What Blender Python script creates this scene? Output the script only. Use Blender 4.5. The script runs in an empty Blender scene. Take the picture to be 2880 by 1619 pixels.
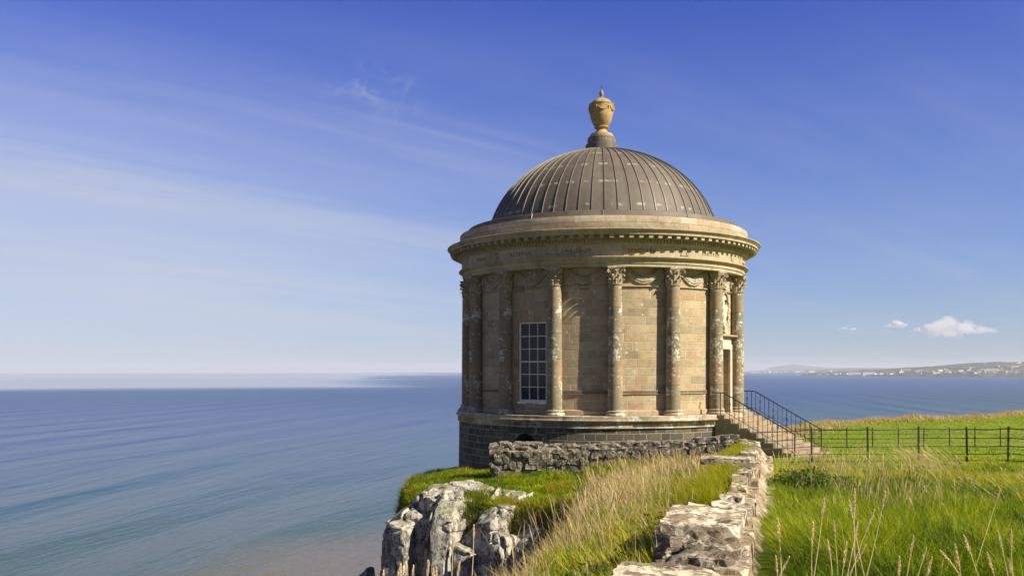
import bpy, bmesh, math, random
import numpy as np
from math import sin, cos, pi, radians, sqrt, atan2, hypot
from mathutils import Vector, Matrix, noise as mnoise

# ------------------------------------------------------------------ camera, world, sun, exposure
S = bpy.context.scene
COL = S.collection
rng = np.random.default_rng(7)
random.seed(7)

cam_d = bpy.data.cameras.new('camera')
cam = bpy.data.objects.new('camera', cam_d)
COL.objects.link(cam)
cam.location = (0, 0, 0)
cam.rotation_euler = (radians(90), 0, 0)
cam_d.sensor_width = 36.0
cam_d.lens = 32.42
cam_d.shift_y = 0.0792
cam_d.clip_start = 0.05
cam_d.clip_end = 90000
S.camera = cam

SUN_EL = radians(38)
SUN_AZ = radians(117.5)            # clockwise from +Y
sun_vec = Vector((sin(SUN_AZ) * cos(SUN_EL), cos(SUN_AZ) * cos(SUN_EL), sin(SUN_EL)))
sun_d = bpy.data.lights.new('sun', 'SUN')
sun_d.energy = 5.0
sun_d.angle = radians(0.53)
sun_d.color = (1.0, 0.88, 0.68)
sun = bpy.data.objects.new('sun', sun_d)
COL.objects.link(sun)
sun.rotation_euler = sun_vec.to_track_quat('Z', 'Y').to_euler()

S.view_settings.view_transform = 'Standard'
S.view_settings.look = 'None'
S.view_settings.exposure = 0.85
S.view_settings.gamma = 1.0
S.cycles.use_denoising = True
S.cycles.max_bounces = 8
S.cycles.volume_bounces = 5
S.cycles.transparent_max_bounces = 24
S.cycles.sample_clamp_indirect = 6.0


# ------------------------------------------------------------------ node helpers
class Nt:
    def __init__(self, tree):
        self.t = tree

    def n(self, typ, ins=None, **props):
        nd = self.t.nodes.new(typ)
        for k, v in props.items():
            setattr(nd, k, v)
        for k, v in (ins or {}).items():
            s = nd.inputs[k]
            if isinstance(v, bpy.types.NodeSocket):
                self.t.links.new(v, s)
            else:
                s.default_value = v
        return nd

    def m(self, op, a, b=0.0, c=0.0, clamp=False):
        nd = self.n('ShaderNodeMath', {0: a, 1: b, 2: c}, operation=op, use_clamp=clamp)
        return nd.outputs[0]

    def vm(self, op, a, b=(0, 0, 0)):
        nd = self.n('ShaderNodeVectorMath', {0: a, 1: b}, operation=op)
        return nd.outputs[0]

    def mix(self, f, a, b, blend='MIX'):
        nd = self.n('ShaderNodeMix', None, data_type='RGBA', blend_type=blend)
        for idx, v in ((0, f), (6, a), (7, b)):
            s = nd.inputs[idx]
            if isinstance(v, bpy.types.NodeSocket):
                self.t.links.new(v, s)
            else:
                if idx and len(v) == 3:
                    v = (*v, 1)
                s.default_value = v
        return nd.outputs[2]

    def ramp(self, f, stops, interp='LINEAR'):
        nd = self.n('ShaderNodeValToRGB', {0: f})
        cr = nd.color_ramp
        cr.interpolation = interp
        while len(cr.elements) < len(stops):
            cr.elements.new(0.5)
        for e, (p, c) in zip(cr.elements, stops):
            e.position = p
            if isinstance(c, (int, float)):
                c = (c, c, c)
            e.color = (*c[:3], 1)
        return nd.outputs[0]

    def ss(self, x, lo, hi):
        nd = self.n('ShaderNodeMapRange', {0: x, 1: lo, 2: hi, 3: 0.0, 4: 1.0}, interpolation_type='SMOOTHSTEP')
        return nd.outputs[0]

    def noise(self, vec, scale, detail=4, rough=0.55, dist=0.0):
        nd = self.n('ShaderNodeTexNoise', {'Vector': vec, 'Scale': scale, 'Detail': detail, 'Roughness': rough, 'Distortion': dist})
        return nd.outputs[0]

    def xyz(self, x, y, z):
        return self.n('ShaderNodeCombineXYZ', {0: x, 1: y, 2: z}).outputs[0]

    def sep(self, v):
        return self.n('ShaderNodeSeparateXYZ', {0: v}).outputs


def new_mat(name):
    m = bpy.data.materials.new(name)
    m.use_nodes = True
    m.node_tree.nodes.clear()
    return m, Nt(m.node_tree)


def finish(nt, shader, vol=None):
    o = nt.n('ShaderNodeOutputMaterial')
    if shader is not None:
        nt.t.links.new(shader, o.inputs[0])
    if vol is not None:
        nt.t.links.new(vol, o.inputs[1])


def principled(nt, col, rough=0.8, bump=None, bdist=0.02, bstr=1.0, spec=0.3, metal=0.0, **kw):
    ins = {'Base Color': col if isinstance(col, bpy.types.NodeSocket) else (*col[:3], 1), 'Roughness': rough,
           'Specular IOR Level': spec, 'Metallic': metal}
    if bump is not None:
        ins['Normal'] = nt.n('ShaderNodeBump', {'Strength': bstr, 'Distance': bdist, 'Height': bump}).outputs[0]
    ins.update(kw)
    return nt.n('ShaderNodeBsdfPrincipled', ins).outputs[0]


# ------------------------------------------------------------------ world
world = bpy.data.worlds.new('World')
S.world = world
world.use_nodes = True
wt = Nt(world.node_tree)
world.node_tree.nodes.clear()
sky = wt.n('ShaderNodeTexSky', None, sky_type='NISHITA', sun_disc=False)
sky.sun_elevation = SUN_EL
sky.sun_rotation = SUN_AZ
sky.altitude = 40
sky.air_density = 1.0
sky.dust_density = 0.12
sky.ozone_density = 3.5
tc = wt.n('ShaderNodeTexCoord').outputs['Generated']
x_, y_, z_ = wt.sep(tc)[:3]
zc = wt.m('MAXIMUM', z_, 0.0)
tintc = wt.mix(wt.ss(zc, 0.02, .46), (0.66, 0.785, 1.18), (0.34, 0.505, 1.42))
skyc = wt.mix(1.0, sky.outputs[0], tintc, 'MULTIPLY')
# sky outside the view (overhead, behind, far left) darkened to cut fill light
fill_dim = wt.m('MAXIMUM', wt.ss(z_, .40, .75), wt.m('MAXIMUM', wt.ss(y_, .25, -.3), wt.ss(x_, -.60, -.88)))
skyc = wt.mix(wt.m('MULTIPLY', fill_dim, .74), skyc, (.05, .16, .7), 'MIX')
# thin cirrus: streaks on a high layer
den = wt.m('ADD', zc, 0.10)
px = wt.m('DIVIDE', x_, den)
py = wt.m('DIVIDE', y_, den)
a = radians(-38)
u = wt.m('ADD', wt.m('MULTIPLY', px, cos(a)), wt.m('MULTIPLY', py, -sin(a)))
v = wt.m('ADD', wt.m('MULTIPLY', px, sin(a)), wt.m('MULTIPLY', py, cos(a)))
st = wt.noise(wt.xyz(wt.m('MULTIPLY', u, 0.20), wt.m('MULTIPLY', v, 1.9), 3.7), 1.0, 7, 0.62, 0.45)
soft = wt.noise(wt.xyz(wt.m('MULTIPLY', u, 0.30), wt.m('MULTIPLY', v, 0.62), 9.1), 1.0, 5, 0.58, 0.4)
left = wt.ss(wt.m('MULTIPLY', x_, -1.0), -0.35, 0.45)
band = wt.m('MULTIPLY', wt.ss(z_, 0.40, 0.14), wt.ss(z_, 0.0, 0.06))
cir = wt.m('MULTIPLY', wt.ss(st, 0.36, 0.74), wt.ss(soft, 0.30, 0.62))
cir = wt.m('MULTIPLY', cir, wt.m('MULTIPLY', band, wt.m('ADD', 0.34, wt.m('MULTIPLY', left, 0.66))))
skyc = wt.mix(wt.m('MULTIPLY', cir, 0.66, clamp=True), skyc, (6.2, 6.4, 7.4))
veil = wt.m('MULTIPLY', wt.m('ADD', .22, wt.m('MULTIPLY', .78, wt.ss(wt.m('SUBTRACT', wt.m('MULTIPLY', x_, -1.0), wt.m('MULTIPLY', z_, .9)), -.42, .42))), wt.m('MULTIPLY', wt.ss(z_, .42, .05), wt.m('ADD', .35, wt.m('MULTIPLY', soft, 1.3))))
skyc = wt.mix(wt.m('MULTIPLY', veil, .70, clamp=True), skyc, (6.2, 6.6, 7.7))
# one small wisp high left of the dome
wd_ = wt.n('ShaderNodeVectorMath', {0: wt.vm('MULTIPLY', wt.vm('SUBTRACT', tc, (-.146, .948, .283)), (1.0, 1.0, 1.5))}, operation='LENGTH').outputs[1]
wn_ = wt.noise(wt.vm('MULTIPLY', tc, (26, 20, 34)), 1.0, 6, .66, 1.2)
wisp = wt.m('MULTIPLY', wt.ss(wd_, .075, .0), wt.ss(wn_, .44, .72))
skyc = wt.mix(wt.m('MULTIPLY', wisp, .26), skyc, (6.2, 6.6, 7.7))
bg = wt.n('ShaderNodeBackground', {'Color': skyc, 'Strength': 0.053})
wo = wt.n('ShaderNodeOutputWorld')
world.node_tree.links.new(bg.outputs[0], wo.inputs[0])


# ------------------------------------------------------------------ object helpers
def tag(o, label=None, cat=None, group=None, kind=None):
    if label:
        o['label'] = label
    if cat:
        o['category'] = cat
    if group:
        o['group'] = group
    if kind:
        o['kind'] = kind
    return o


def empty(name, loc=(0, 0, 0), rz=0.0):
    o = bpy.data.objects.new(name, None)
    COL.objects.link(o)
    o.location = loc
    o.rotation_euler = (0, 0, rz)
    o.empty_display_size = 0.2
    return o


def link(name, me, mat=None, parent=None, loc=None):
    o = bpy.data.objects.new(name, me)
    COL.objects.link(o)
    if mat is not None:
        mats = mat if isinstance(mat, (list, tuple)) else [mat]
        for mm in mats:
            me.materials.append(mm)
    if parent is not None:
        o.parent = parent
    if loc is not None:
        o.location = loc
    return o


def copy_tree(o, parent=None):
    c = o.copy()
    COL.objects.link(c)
    c.parent = parent
    for ch in list(o.children):
        copy_tree(ch, c)
    return c


class MB:
    """vertex / face collector with optional uv and material index"""
    def __init__(self):
        self.v, self.f, self.uv, self.mi = [], [], [], []

    def quad(self, pts, uvs=None, mi=0):
        b = len(self.v)
        self.v += [tuple(p) for p in pts]
        self.f.append(tuple(range(b, b + len(pts))))
        self.uv.append(uvs or [(p[0] + p[1], p[2]) for p in pts])
        self.mi.append(mi)

    def grid(self, P, uvf=None, mi=0, closed=False, flip=False):
        """P[i][j] points"""
        b = len(self.v)
        ni, nj = len(P), len(P[0])
        for row in P:
            self.v += [tuple(p) for p in row]
        for i in range(ni - 1 + (1 if closed else 0)):
            i2 = (i + 1) % ni
            for j in range(nj - 1):
                q = (b + i * nj + j, b + i2 * nj + j, b + i2 * nj + j + 1, b + i * nj + j + 1)
                ij = [(i, j), (i + 1, j), (i + 1, j + 1), (i, j + 1)]
                if flip:
                    q = q[::-1]
                    ij = ij[::-1]
                self.f.append(q)
                self.uv.append([uvf(*t) for t in ij] if uvf else [(t[0] * .1, t[1] * .1) for t in ij])
                self.mi.append(mi)

    def box(self, c, s, M=None, mi=0):
        hx, hy, hz = s[0] / 2, s[1] / 2, s[2] / 2
        P = [Vector((sx * hx, sy * hy, sz * hz)) for sz in (-1, 1) for sy in (-1, 1) for sx in (-1, 1)]
        P = [(M @ p if M else p) + Vector(c) for p in P]
        for q in ((0, 2, 3, 1), (4, 5, 7, 6), (0, 1, 5, 4), (2, 6, 7, 3), (0, 4, 6, 2), (1, 3, 7, 5)):
            self.quad([P[i] for i in q], mi=mi)

    def tube(self, pts, r, seg=6, mi=0, caps=True):
        pts = [Vector(p) for p in pts]
        rs = r if isinstance(r, (list, tuple)) else [r] * len(pts)
        rings = []
        up = Vector((0, 0, 1))
        prev = None
        for i, p in enumerate(pts):
            d = (pts[min(i + 1, len(pts) - 1)] - pts[max(i - 1, 0)]).normalized()
            ref = prev if prev is not None else (up if abs(d.z) < 0.95 else Vector((1, 0, 0)))
            s1 = d.cross(ref)
            if s1.length < 1e-6:
                s1 = d.cross(Vector((1, 0, 0)))
            s1.normalize()
            s2 = s1.cross(d).normalized()
            prev = s2
            rings.append([p + (s1 * cos(2 * pi * k / seg) + s2 * sin(2 * pi * k / seg)) * rs[i] for k in range(seg)])
        b = len(self.v)
        for rg in rings:
            self.v += [tuple(p) for p in rg]
        for i in range(len(rings) - 1):
            for k in range(seg):
                k2 = (k + 1) % seg
                self.f.append((b + i * seg + k, b + i * seg + k2, b + (i + 1) * seg + k2, b + (i + 1) * seg + k))
                self.uv.append([(k / seg, i * .1)] * 4)
                self.mi.append(mi)
        if caps:
            for i, fl in ((0, True), (len(rings) - 1, False)):
                q = [b + i * seg + k for k in range(seg)]
                if fl:
                    q = q[::-1]
                self.f.append(tuple(q))
                self.uv.append([(0, 0)] * seg)
                self.mi.append(mi)

    def lathe(self, prof, segs=96, uref=None, mi=0, a0=0.0, a1=2 * pi, c=(0, 0), v0=0.0):
        """profile [(r, z)...] going upwards outside"""
        full = abs(a1 - a0 - 2 * pi) < 1e-6
        n = segs if full else segs + 1
        acc = [v0]
        for i in range(1, len(prof)):
            acc.append(acc[-1] + hypot(prof[i][0] - prof[i - 1][0], prof[i][1] - prof[i - 1][1]))
        ur = uref or max(p[0] for p in prof)
        P = []
        for i in range(n):
            t = a0 + (a1 - a0) * i / segs
            P.append([(c[0] + r * cos(t), c[1] + r * sin(t), z) for r, z in prof])
        self.grid(P, uvf=lambda i, j: ((a0 + (a1 - a0) * i / segs) * ur, acc[j]), mi=mi, closed=full)

    def mesh(self, name, smooth=True, angle=40, merge=True):
        me = bpy.data.meshes.new(name)
        me.from_pydata(self.v, [], self.f)
        ul = me.uv_layers.new(name='UVMap')
        flat = [c for fu in self.uv for u2 in fu for c in u2]
        ul.data.foreach_set('uv', flat)
        me.polygons.foreach_set('material_index', self.mi)
        if merge:
            bm = bmesh.new()
            bm.from_mesh(me)
            bmesh.ops.remove_doubles(bm, verts=bm.verts, dist=1e-5)
            bm.to_mesh(me)
            bm.free()
        me.polygons.foreach_set('use_smooth', [smooth] * len(me.polygons))
        if smooth:
            me.set_sharp_from_angle(angle=radians(angle))
        me.update()
        return me


# ------------------------------------------------------------------ numpy noise
def vnoise(x, y, seed=0):
    """smooth value noise, vectorised"""
    xi, yi = np.floor(x).astype(np.int64), np.floor(y).astype(np.int64)
    fx, fy = x - xi, y - yi
    fx, fy = fx * fx * (3 - 2 * fx), fy * fy * (3 - 2 * fy)

    def h(a_, b_):
        k = (a_ * 374761393 + b_ * 668265263 + seed * 1442695041) & 0x7fffffff
        k = ((k ^ (k >> 13)) * 1274126177) & 0x7fffffff
        return ((k ^ (k >> 16)) & 0xffff) / 65535.0
    return (h(xi, yi) * (1 - fx) + h(xi + 1, yi) * fx) * (1 - fy) + (h(xi, yi + 1) * (1 - fx) + h(xi + 1, yi + 1) * fx) * fy - 0.5


def fnoise(x, y, seed=0, oct=3):
    s, a_, f = 0, 1.0, 1.0
    for o_ in range(oct):
        s = s + a_ * vnoise(x * f, y * f, seed + o_ * 17)
        a_ *= .5
        f *= 2.03
    return s


# ------------------------------------------------------------------ terrain functions
CX, CY = 3.72, 38.32                      # temple centre
EDGE = np.array([(-4.5, -8), (-2.4, 0), (-1.2, 4), (-0.05, 8.5), (0.5, 12), (1.1, 15.5), (1.7, 20), (2.1, 23.4), (1.8, 24.8), (1.2, 25.7),
                 (0.5, 26.1), (-0.6, 26.5), (-1.6, 26.8), (-2.4, 27.5), (-3.1, 28.7), (-3.5, 31.2), (-3.7, 34.5), (-4.0, 39), (-3.4, 44), (0, 47.5), (6, 49), (12, 57), (20, 72),
                 (27, 85), (42, 94), (60, 99), (100, 106), (170, 112), (170, -8)], float)


def seg_dist(x, y):
    d = np.full(x.shape, 1e9)
    n = len(EDGE)
    for i in range(n):
        ax, ay = EDGE[i]
        bx, by = EDGE[(i + 1) % n]
        dx, dy = bx - ax, by - ay
        t = np.clip(((x - ax) * dx + (y - ay) * dy) / (dx * dx + dy * dy), 0, 1)
        d = np.minimum(d, np.hypot(x - ax - t * dx, y - ay - t * dy))
    return d


def inside(x, y):
    r = np.zeros(x.shape, bool)
    n = len(EDGE)
    for i in range(n):
        ax, ay = EDGE[i]
        bx, by = EDGE[(i + 1) % n]
        c = ((ay > y) != (by > y)) & (x < (bx - ax) * (y - ay) / (by - ay + 1e-12) + ax)
        r ^= c
    return r


def sm(t):
    t = np.clip(t, 0, 1)
    return t * t * (3 - 2 * t)


BY = [-20, 0, 7, 30, 34, 45, 55, 70, 90, 110, 140]
BZ = [-1.6, -1.58, -1.62, -3.02, -3.2, -3.98, -4.68, -4.92, -5.05, -5.0, -5.0]


def wall_x(y):                            # left foot of the boundary wall
    return -0.85 + 0.2746 * y


def land(x, y):
    x, y = np.asarray(x, float), np.asarray(y, float)
    z = np.interp(y, BY, BZ)
    L = np.maximum(np.where(y < 28.5, wall_x(y) - x, 6.0 - x), 0)
    k = 0.16 + (0.075 - 0.16) * sm((y - 24) / 6)
    z = z - np.minimum(L * k, 1.6)
    # little bank on the far right of the lawn
    z = z + 0.45 * sm((x - 45) / 8) * sm((y - 82) / 10)
    near = sm((40 - y) / 8)
    z = z + 0.16 * near * fnoise(x * .55, y * .55, 3) + 0.10 * fnoise(x * .12, y * .12, 5)
    # mound facing the gully
    g = np.exp(-(((x - 0.6) / 2.2) ** 2 + ((y - 27.0) / 1.6) ** 2))
    z = z - 0.25 * g
    hl_ = sm((y - 23) / 3) * sm((37 - y) / 3) * sm((3.6 - x) / 1.5)
    z = z + .34 * np.exp(-(((x + 0.9) / 2.0) ** 2 + ((y - 26.9) / 1.1) ** 2))
    z = z + hl_ * (.22 * fnoise(x * 1.15 + 3, y * 1.15, 15, 2) - .05)
    return z


def height(x, y):
    x, y = np.asarray(x, float), np.asarray(y, float)
    z = land(x, y)
    s = np.where(inside(x, y), -1, 1) * seg_dist(x, y)
    s = s + 0.35 * fnoise(x * .9, y * .9, 11)
    so = np.maximum(s, 0)
    drop = so * 6.5 * so / (so + 0.35)
    rnd = np.where(s < 0, 0.25 * np.exp(s / 0.45), 0.25)
    z = z - drop - rnd
    return np.maximum(z, -44)


def zat(x, y):
    return float(height(np.array([x]), np.array([y]))[0])


# ------------------------------------------------------------------ materials
def grass_ground():
    m, t = new_mat('turf')
    geo = t.n('ShaderNodeNewGeometry')
    P = geo.outputs['Position']
    n1 = t.noise(P, 0.35, 5, 0.6)
    n2 = t.noise(P, 6.0, 5, 0.65)
    n3 = t.noise(P, 45.0, 3, 0.6)
    c = t.ramp(t.m('ADD', t.m('MULTIPLY', n1, .6), t.m('MULTIPLY', n2, .4)), [(.32, (.120, .195, .006)), (.5, (.190, .270, .008)), (.68, (.265, .305, .014))])
    c = t.mix(t.m('MULTIPLY', t.ss(n3, .5, .75), .35), c, (.23, .22, .05))
    x, y, z = t.sep(P)[:3]
    # bleached fringe where the lawn meets the cliff edge
    att = t.n('ShaderNodeAttribute', None, attribute_name='fringe').outputs['Fac']
    fr = t.m('MULTIPLY', t.ss(t.m('ADD', att, t.m('MULTIPLY', t.m('SUBTRACT', n2, .5), 0.9)), .25, .75), .85)
    c = t.mix(fr, c, (.36, .28, .13))
    up = t.sep(geo.outputs['True Normal'])[2]
    rockf = t.ss(t.m('ADD', up, t.m('MULTIPLY', t.m('SUBTRACT', n2, .5), .35)), .62, .42)
    rc = t.ramp(t.noise(t.vm('MULTIPLY', P, (1.6, 1.6, .5)), 2.2, 6, .65), [(.35, (.035, .03, .026)), (.5, (.12, .11, .09)), (.62, (.30, .28, .24))])
    mossy = t.mix(t.ss(n1, .42, .58), rc, (.07, .085, .012))
    c = t.mix(rockf, c, mossy)
    h = t.m('ADD', t.m('MULTIPLY', n2, .6), t.m('MULTIPLY', n3, .4))
    finish(t, principled(t, c, .9, h, .12, .9, spec=.15))
    return m


def blade_mat():
    m, t = new_mat('grass_blades')
    tint = t.n('ShaderNodeAttribute', None, attribute_name='tint').outputs['Fac']
    val = t.n('ShaderNodeAttribute', None, attribute_name='val').outputs['Fac']
    c = t.ramp(tint, [(0.0, (.085, .150, .005)), (.25, (.245, .335, .006)), (.46, (.410, .410, .012)), (.60, (.38, .30, .05)), (.8, (.60, .46, .21)), (1.0, (.78, .65, .40))])
    c = t.mix(1.0, c, t.xyz(val, val, val), 'MULTIPLY')
    d = principled(t, c, .55, spec=.25)
    tr = t.n('ShaderNodeBsdfTranslucent', {'Color': c}).outputs[0]
    finish(t, t.n('ShaderNodeMixShader', {0: .42, 1: d, 2: tr}).outputs[0])
    return m


def leaf_mat(name, c0, c1):
    m, t = new_mat(name)
    P = t.n('ShaderNodeNewGeometry').outputs['Position']
    c = t.ramp(t.noise(P, 9, 3, .6), [(.35, c0), (.65, c1)])
    d = principled(t, c, .5, spec=.3)
    tr = t.n('ShaderNodeBsdfTranslucent', {'Color': c}).outputs[0]
    finish(t, t.n('ShaderNodeMixShader', {0: .3, 1: d, 2: tr}).outputs[0])
    return m


def stone_mat(name, palette, w, h, mortar=(.2, .17, .13), mw=.012, lichen=.25, spots=.5, dirt=.5, bump=.02, gain=1.0, jitter=True, offset=.5, green=.25):
    """coursed masonry in uv metres: every block its own colour, weathering, pale lichen"""
    m, t = new_mat(name)
    uv = t.n('ShaderNodeUVMap', None, uv_map='UVMap').outputs[0]
    u, v = t.sep(uv)[:2]
    P = t.n('ShaderNodeTexCoord').outputs['Object']
    rowf = t.m('DIVIDE', v, h)
    row = t.m('FLOOR', rowf)
    rj = t.n('ShaderNodeTexWhiteNoise', {'W': row}, noise_dimensions='1D').outputs['Value']
    uu = t.m('ADD', t.m('DIVIDE', u, w), t.m('ADD', t.m('MULTIPLY', row, offset), t.m('MULTIPLY', rj, .35 if jitter else 0)))
    if jitter:
        uu = t.m('ADD', uu, t.m('MULTIPLY', t.m('SINE', t.m('ADD', t.m('MULTIPLY', uu, 2.3), t.m('MULTIPLY', rj, 9))), .16))
    cell = t.m('FLOOR', uu)
    wn = t.n('ShaderNodeTexWhiteNoise', {'Vector': t.xyz(cell, row, 3.3)}, noise_dimensions='3D')
    fu = t.m('FRACT', uu)
    fv = t.m('FRACT', rowf)
    eu = t.m('MULTIPLY', t.m('MINIMUM', fu, t.m('SUBTRACT', 1, fu)), w)
    ev = t.m('MULTIPLY', t.m('MINIMUM', fv, t.m('SUBTRACT', 1, fv)), h)
    ed = t.m('MINIMUM', eu, ev)
    ed = t.m('ADD', ed, t.m('MULTIPLY', t.m('SUBTRACT', t.noise(P, 14, 3), .5), mw * 1.2))
    joint = t.m('SUBTRACT', 1, t.ss(ed, mw * .35, mw))
    k = len(palette)
    c = t.ramp(wn.outputs['Value'], [(i / k, p) for i, p in enumerate(palette)], 'CONSTANT')
    nA = t.noise(P, 1.3, 6, .65)
    nB = t.noise(P, 7.0, 6, .68)
    nC = t.noise(P, 30.0, 4, .6)
    c = t.mix(1.0, c, t.ramp(nB, [(.25, .74), (.5, 1.0), (.75, 1.2)]), 'MULTIPLY')
    c = t.mix(t.m('MULTIPLY', t.ss(nA, .50, .72), dirt), c, (.085, .072, .045))
    c = t.mix(t.m('MULTIPLY', t.ss(t.noise(t.vm('MULTIPLY', P, (1, 1, .35)), 1.9, 5, .6), .52, .72), green), c, (.13, .13, .055))
    c = t.mix(t.m('MULTIPLY', joint, .8), c, mortar)
    # pale crusty lichen
    li = t.ss(t.m('ADD', t.m('MULTIPLY', t.noise(P, 2.3, 4, .6), .55), t.m('MULTIPLY', t.noise(P, 11, 5, .7), .45)), .60 - lichen * .11, .635 - lichen * .11)
    vo = t.n('ShaderNodeTexVoronoi', {'Vector': t.vm('ADD', P, t.vm('SCALE', P, (0, 0, 0))), 'Scale': 2.6, 'Randomness': 1.0}, feature='F1')
    rad = t.m('MULTIPLY', t.m('POWER', t.sep(vo.outputs['Color'])[0], 4.0), .30)
    vd = t.m('ADD', vo.outputs['Distance'], t.m('MULTIPLY', t.m('SUBTRACT', nC, .5), .09))
    sp = t.m('MULTIPLY', t.m('SUBTRACT', 1, t.ss(vd, t.m('MULTIPLY', rad, .8), rad)), t.m('GREATER_THAN', rad, .045))
    lic = t.m('MAXIMUM', t.m('MULTIPLY', li, min(1, lichen * 1.6)), t.m('MULTIPLY', sp, spots))
    c = t.mix(t.m('MULTIPLY', lic, .9), c, (.60, .56, .44))
    c = t.mix(1.0, c, (gain * .96, gain * 1.02, gain * 1.16), 'MULTIPLY')
    hgt = t.m('ADD', t.m('MULTIPLY', nB, .35), t.m('ADD', t.m('MULTIPLY', nC, .2), t.m('MULTIPLY', joint, -.6)))
    finish(t, principled(t, c, .88, hgt, bump, .8, spec=.2))
    return m


def rubble_mat(name, base, dark, white, scale=5.0, amt=.5, stretch=(1, 1, 1), orange=.15, moss=0.0, bd=.05):
    """lichen covered natural rock"""
    m, t = new_mat(name)
    P = t.vm('MULTIPLY', t.n('ShaderNodeNewGeometry').outputs['Position'], stretch)
    n0 = t.noise(P, scale * .28, 6, .62)
    n1 = t.noise(P, scale, 8, .70, .3)
    n2 = t.noise(P, scale * 5, 6, .7)
    c = t.ramp(n0, [(.35, dark), (.5, base), (.66, tuple(min(1, k * 1.35) for k in base))])
    w = t.ss(t.m('ADD', t.m('MULTIPLY', n1, .72), t.m('MULTIPLY', n2, .28)), .60 - .2 * amt, .645 - .2 * amt)
    c = t.mix(w, c, white)
    sp = t.ss(t.noise(P, scale * 2.4, 6, .75), .54, .61)
    c = t.mix(t.m('MULTIPLY', sp, .85), c, dark)
    o = t.ss(t.noise(t.vm('ADD', P, (31, 7, 3)), scale * .8, 5, .6), .60, .68)
    c = t.mix(t.m('MULTIPLY', o, orange), c, (.36, .19, .03))
    if moss:
        up = t.sep(t.n('ShaderNodeNewGeometry').outputs['Normal'])[2]
        ms = t.m('MULTIPLY', t.ss(up, .35, .85), t.ss(t.noise(P, scale * .5, 4, .6), .46, .56))
        c = t.mix(t.m('MULTIPLY', ms, moss), c, (.16, .17, .025))
    h = t.m('ADD', t.m('MULTIPLY', n1, .6), t.m('MULTIPLY', n2, .4))
    finish(t, principled(t, c, .92, h, bd, 1.0, spec=.15))
    return m


def plain_mat(name, col, rough=.6, spec=.4, metal=0.0, var=.25, scale=8, bd=.0):
    m, t = new_mat(name)
    P = t.n('ShaderNodeTexCoord').outputs['Object']
    n = t.noise(P, scale, 4, .6)
    c = t.mix(1.0, (*col, 1), t.ramp(n, [(.3, 1 - var), (.7, 1 + var)]), 'MULTIPLY')
    finish(t, principled(t, c, rough, n if bd else None, bd, .6, spec=spec, metal=metal))
    return m


def copper_mat():
    m, t = new_mat('weathered_copper')
    uv = t.n('ShaderNodeUVMap', None, uv_map='UVMap').outputs[0]
    u, v = t.sep(uv)[:2]
    P = t.n('ShaderNodeTexCoord').outputs['Object']
    nA = t.noise(P, .9, 5, .6)
    nB = t.noise(P, 5, 6, .65)
    pan = t.m('FLOOR', t.m('MULTIPLY', u, 60 / (2 * pi)))
    rj = t.n('ShaderNodeTexWhiteNoise', {'W': pan}, noise_dimensions='1D').outputs['Value']
    c = t.ramp(t.m('ADD', t.m('MULTIPLY', nA, .5), t.m('ADD', t.m('MULTIPLY', nB, .3), t.m('MULTIPLY', rj, .2))), [(.3, (.082, .066, .056)), (.5, (.122, .101, .086)), (.7, (.155, .136, .115))])
    # cross welts: pale verdigris marks along sheet ends
    rows = t.m('FRACT', t.m('ADD', t.m('DIVIDE', v, 1.05), t.m('MULTIPLY', t.m('SUBTRACT', nA, .5), .12)))
    ln = t.m('SUBTRACT', 1, t.ss(t.m('ABSOLUTE', t.m('SUBTRACT', rows, .5)), .004, t.m('MULTIPLY', nB, .16)))
    br = t.ss(t.noise(t.xyz(t.m('MULTIPLY', u, 8), v, 0.0), 1.2, 4, .65), .48, .60)
    ver = t.m('MULTIPLY', ln, br)
    st = t.ss(t.noise(t.xyz(t.m('MULTIPLY', u, 26), t.m('MULTIPLY', v, .9), 5.0), 1.0, 5, .6), .62, .75)
    ver = t.m('MAXIMUM', ver, t.m('MULTIPLY', st, .35))
    top = t.m('MULTIPLY', t.ss(v, 5.2, 6.4), .35)
    ver = t.m('MAXIMUM', ver, t.m('MULTIPLY', top, t.ss(nB, .4, .6)))
    c = t.mix(t.m('MULTIPLY', ver, .85), c, (.36, .41, .32))
    finish(t, principled(t, c, t.m('ADD', .55, t.m('MULTIPLY', nB, .2)), nB, .012, .5, spec=.45, metal=.0))
    return m


M_TURF = grass_ground()
M_BLADE = blade_mat()
PAL = [(.36, .275, .155), (.40, .305, .175), (.31, .235, .135), (.43, .33, .195), (.285, .22, .135), (.38, .285, .165), (.365, .262, .15), (.40, .31, .18), (.33, .26, .155), (.36, .28, .16), (.375, .245, .14), (.37, .285, .165), (.40, .30, .17), (.35, .265, .155), (.375, .29, .17)]
M_WALL = stone_mat('sandstone_ashlar', PAL, .62, .305, (.47, .41, .30), .014, .22, .95, .22, gain=1.08, green=.15)
M_COLUMN = stone_mat('sandstone_column', [(.29, .225, .13), (.25, .205, .125), (.31, .22, .13), (.24, .20, .125), (.32, .25, .145)], 40.0, .92, (.13, .10, .07), .010, .58, 1.0, .5, jitter=True, green=.3)
M_TRIM = stone_mat('sandstone_trim', [(.42, .335, .20), (.38, .30, .18), (.46, .365, .225), (.36, .285, .175), (.43, .34, .19)], 1.15, 40.0, (.17, .14, .09), .008, .28, .55, .35, green=.4)
M_CARVE = stone_mat('carved_sandstone', [(.37, .29, .175), (.40, .31, .19)], 60, 60, (.3, .25, .15), .001, .5, .6, .5)
M_ATTIC = stone_mat('attic_masonry', [(.47, .375, .24), (.52, .42, .28), (.48, .35, .21), (.44, .35, .22), (.54, .45, .31), (.50, .40, .26), (.48, .32, .19)], .95, .235, (.22, .17, .11), .008, .30, .5, .3, bump=.05, green=.1, gain=.92)
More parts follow.
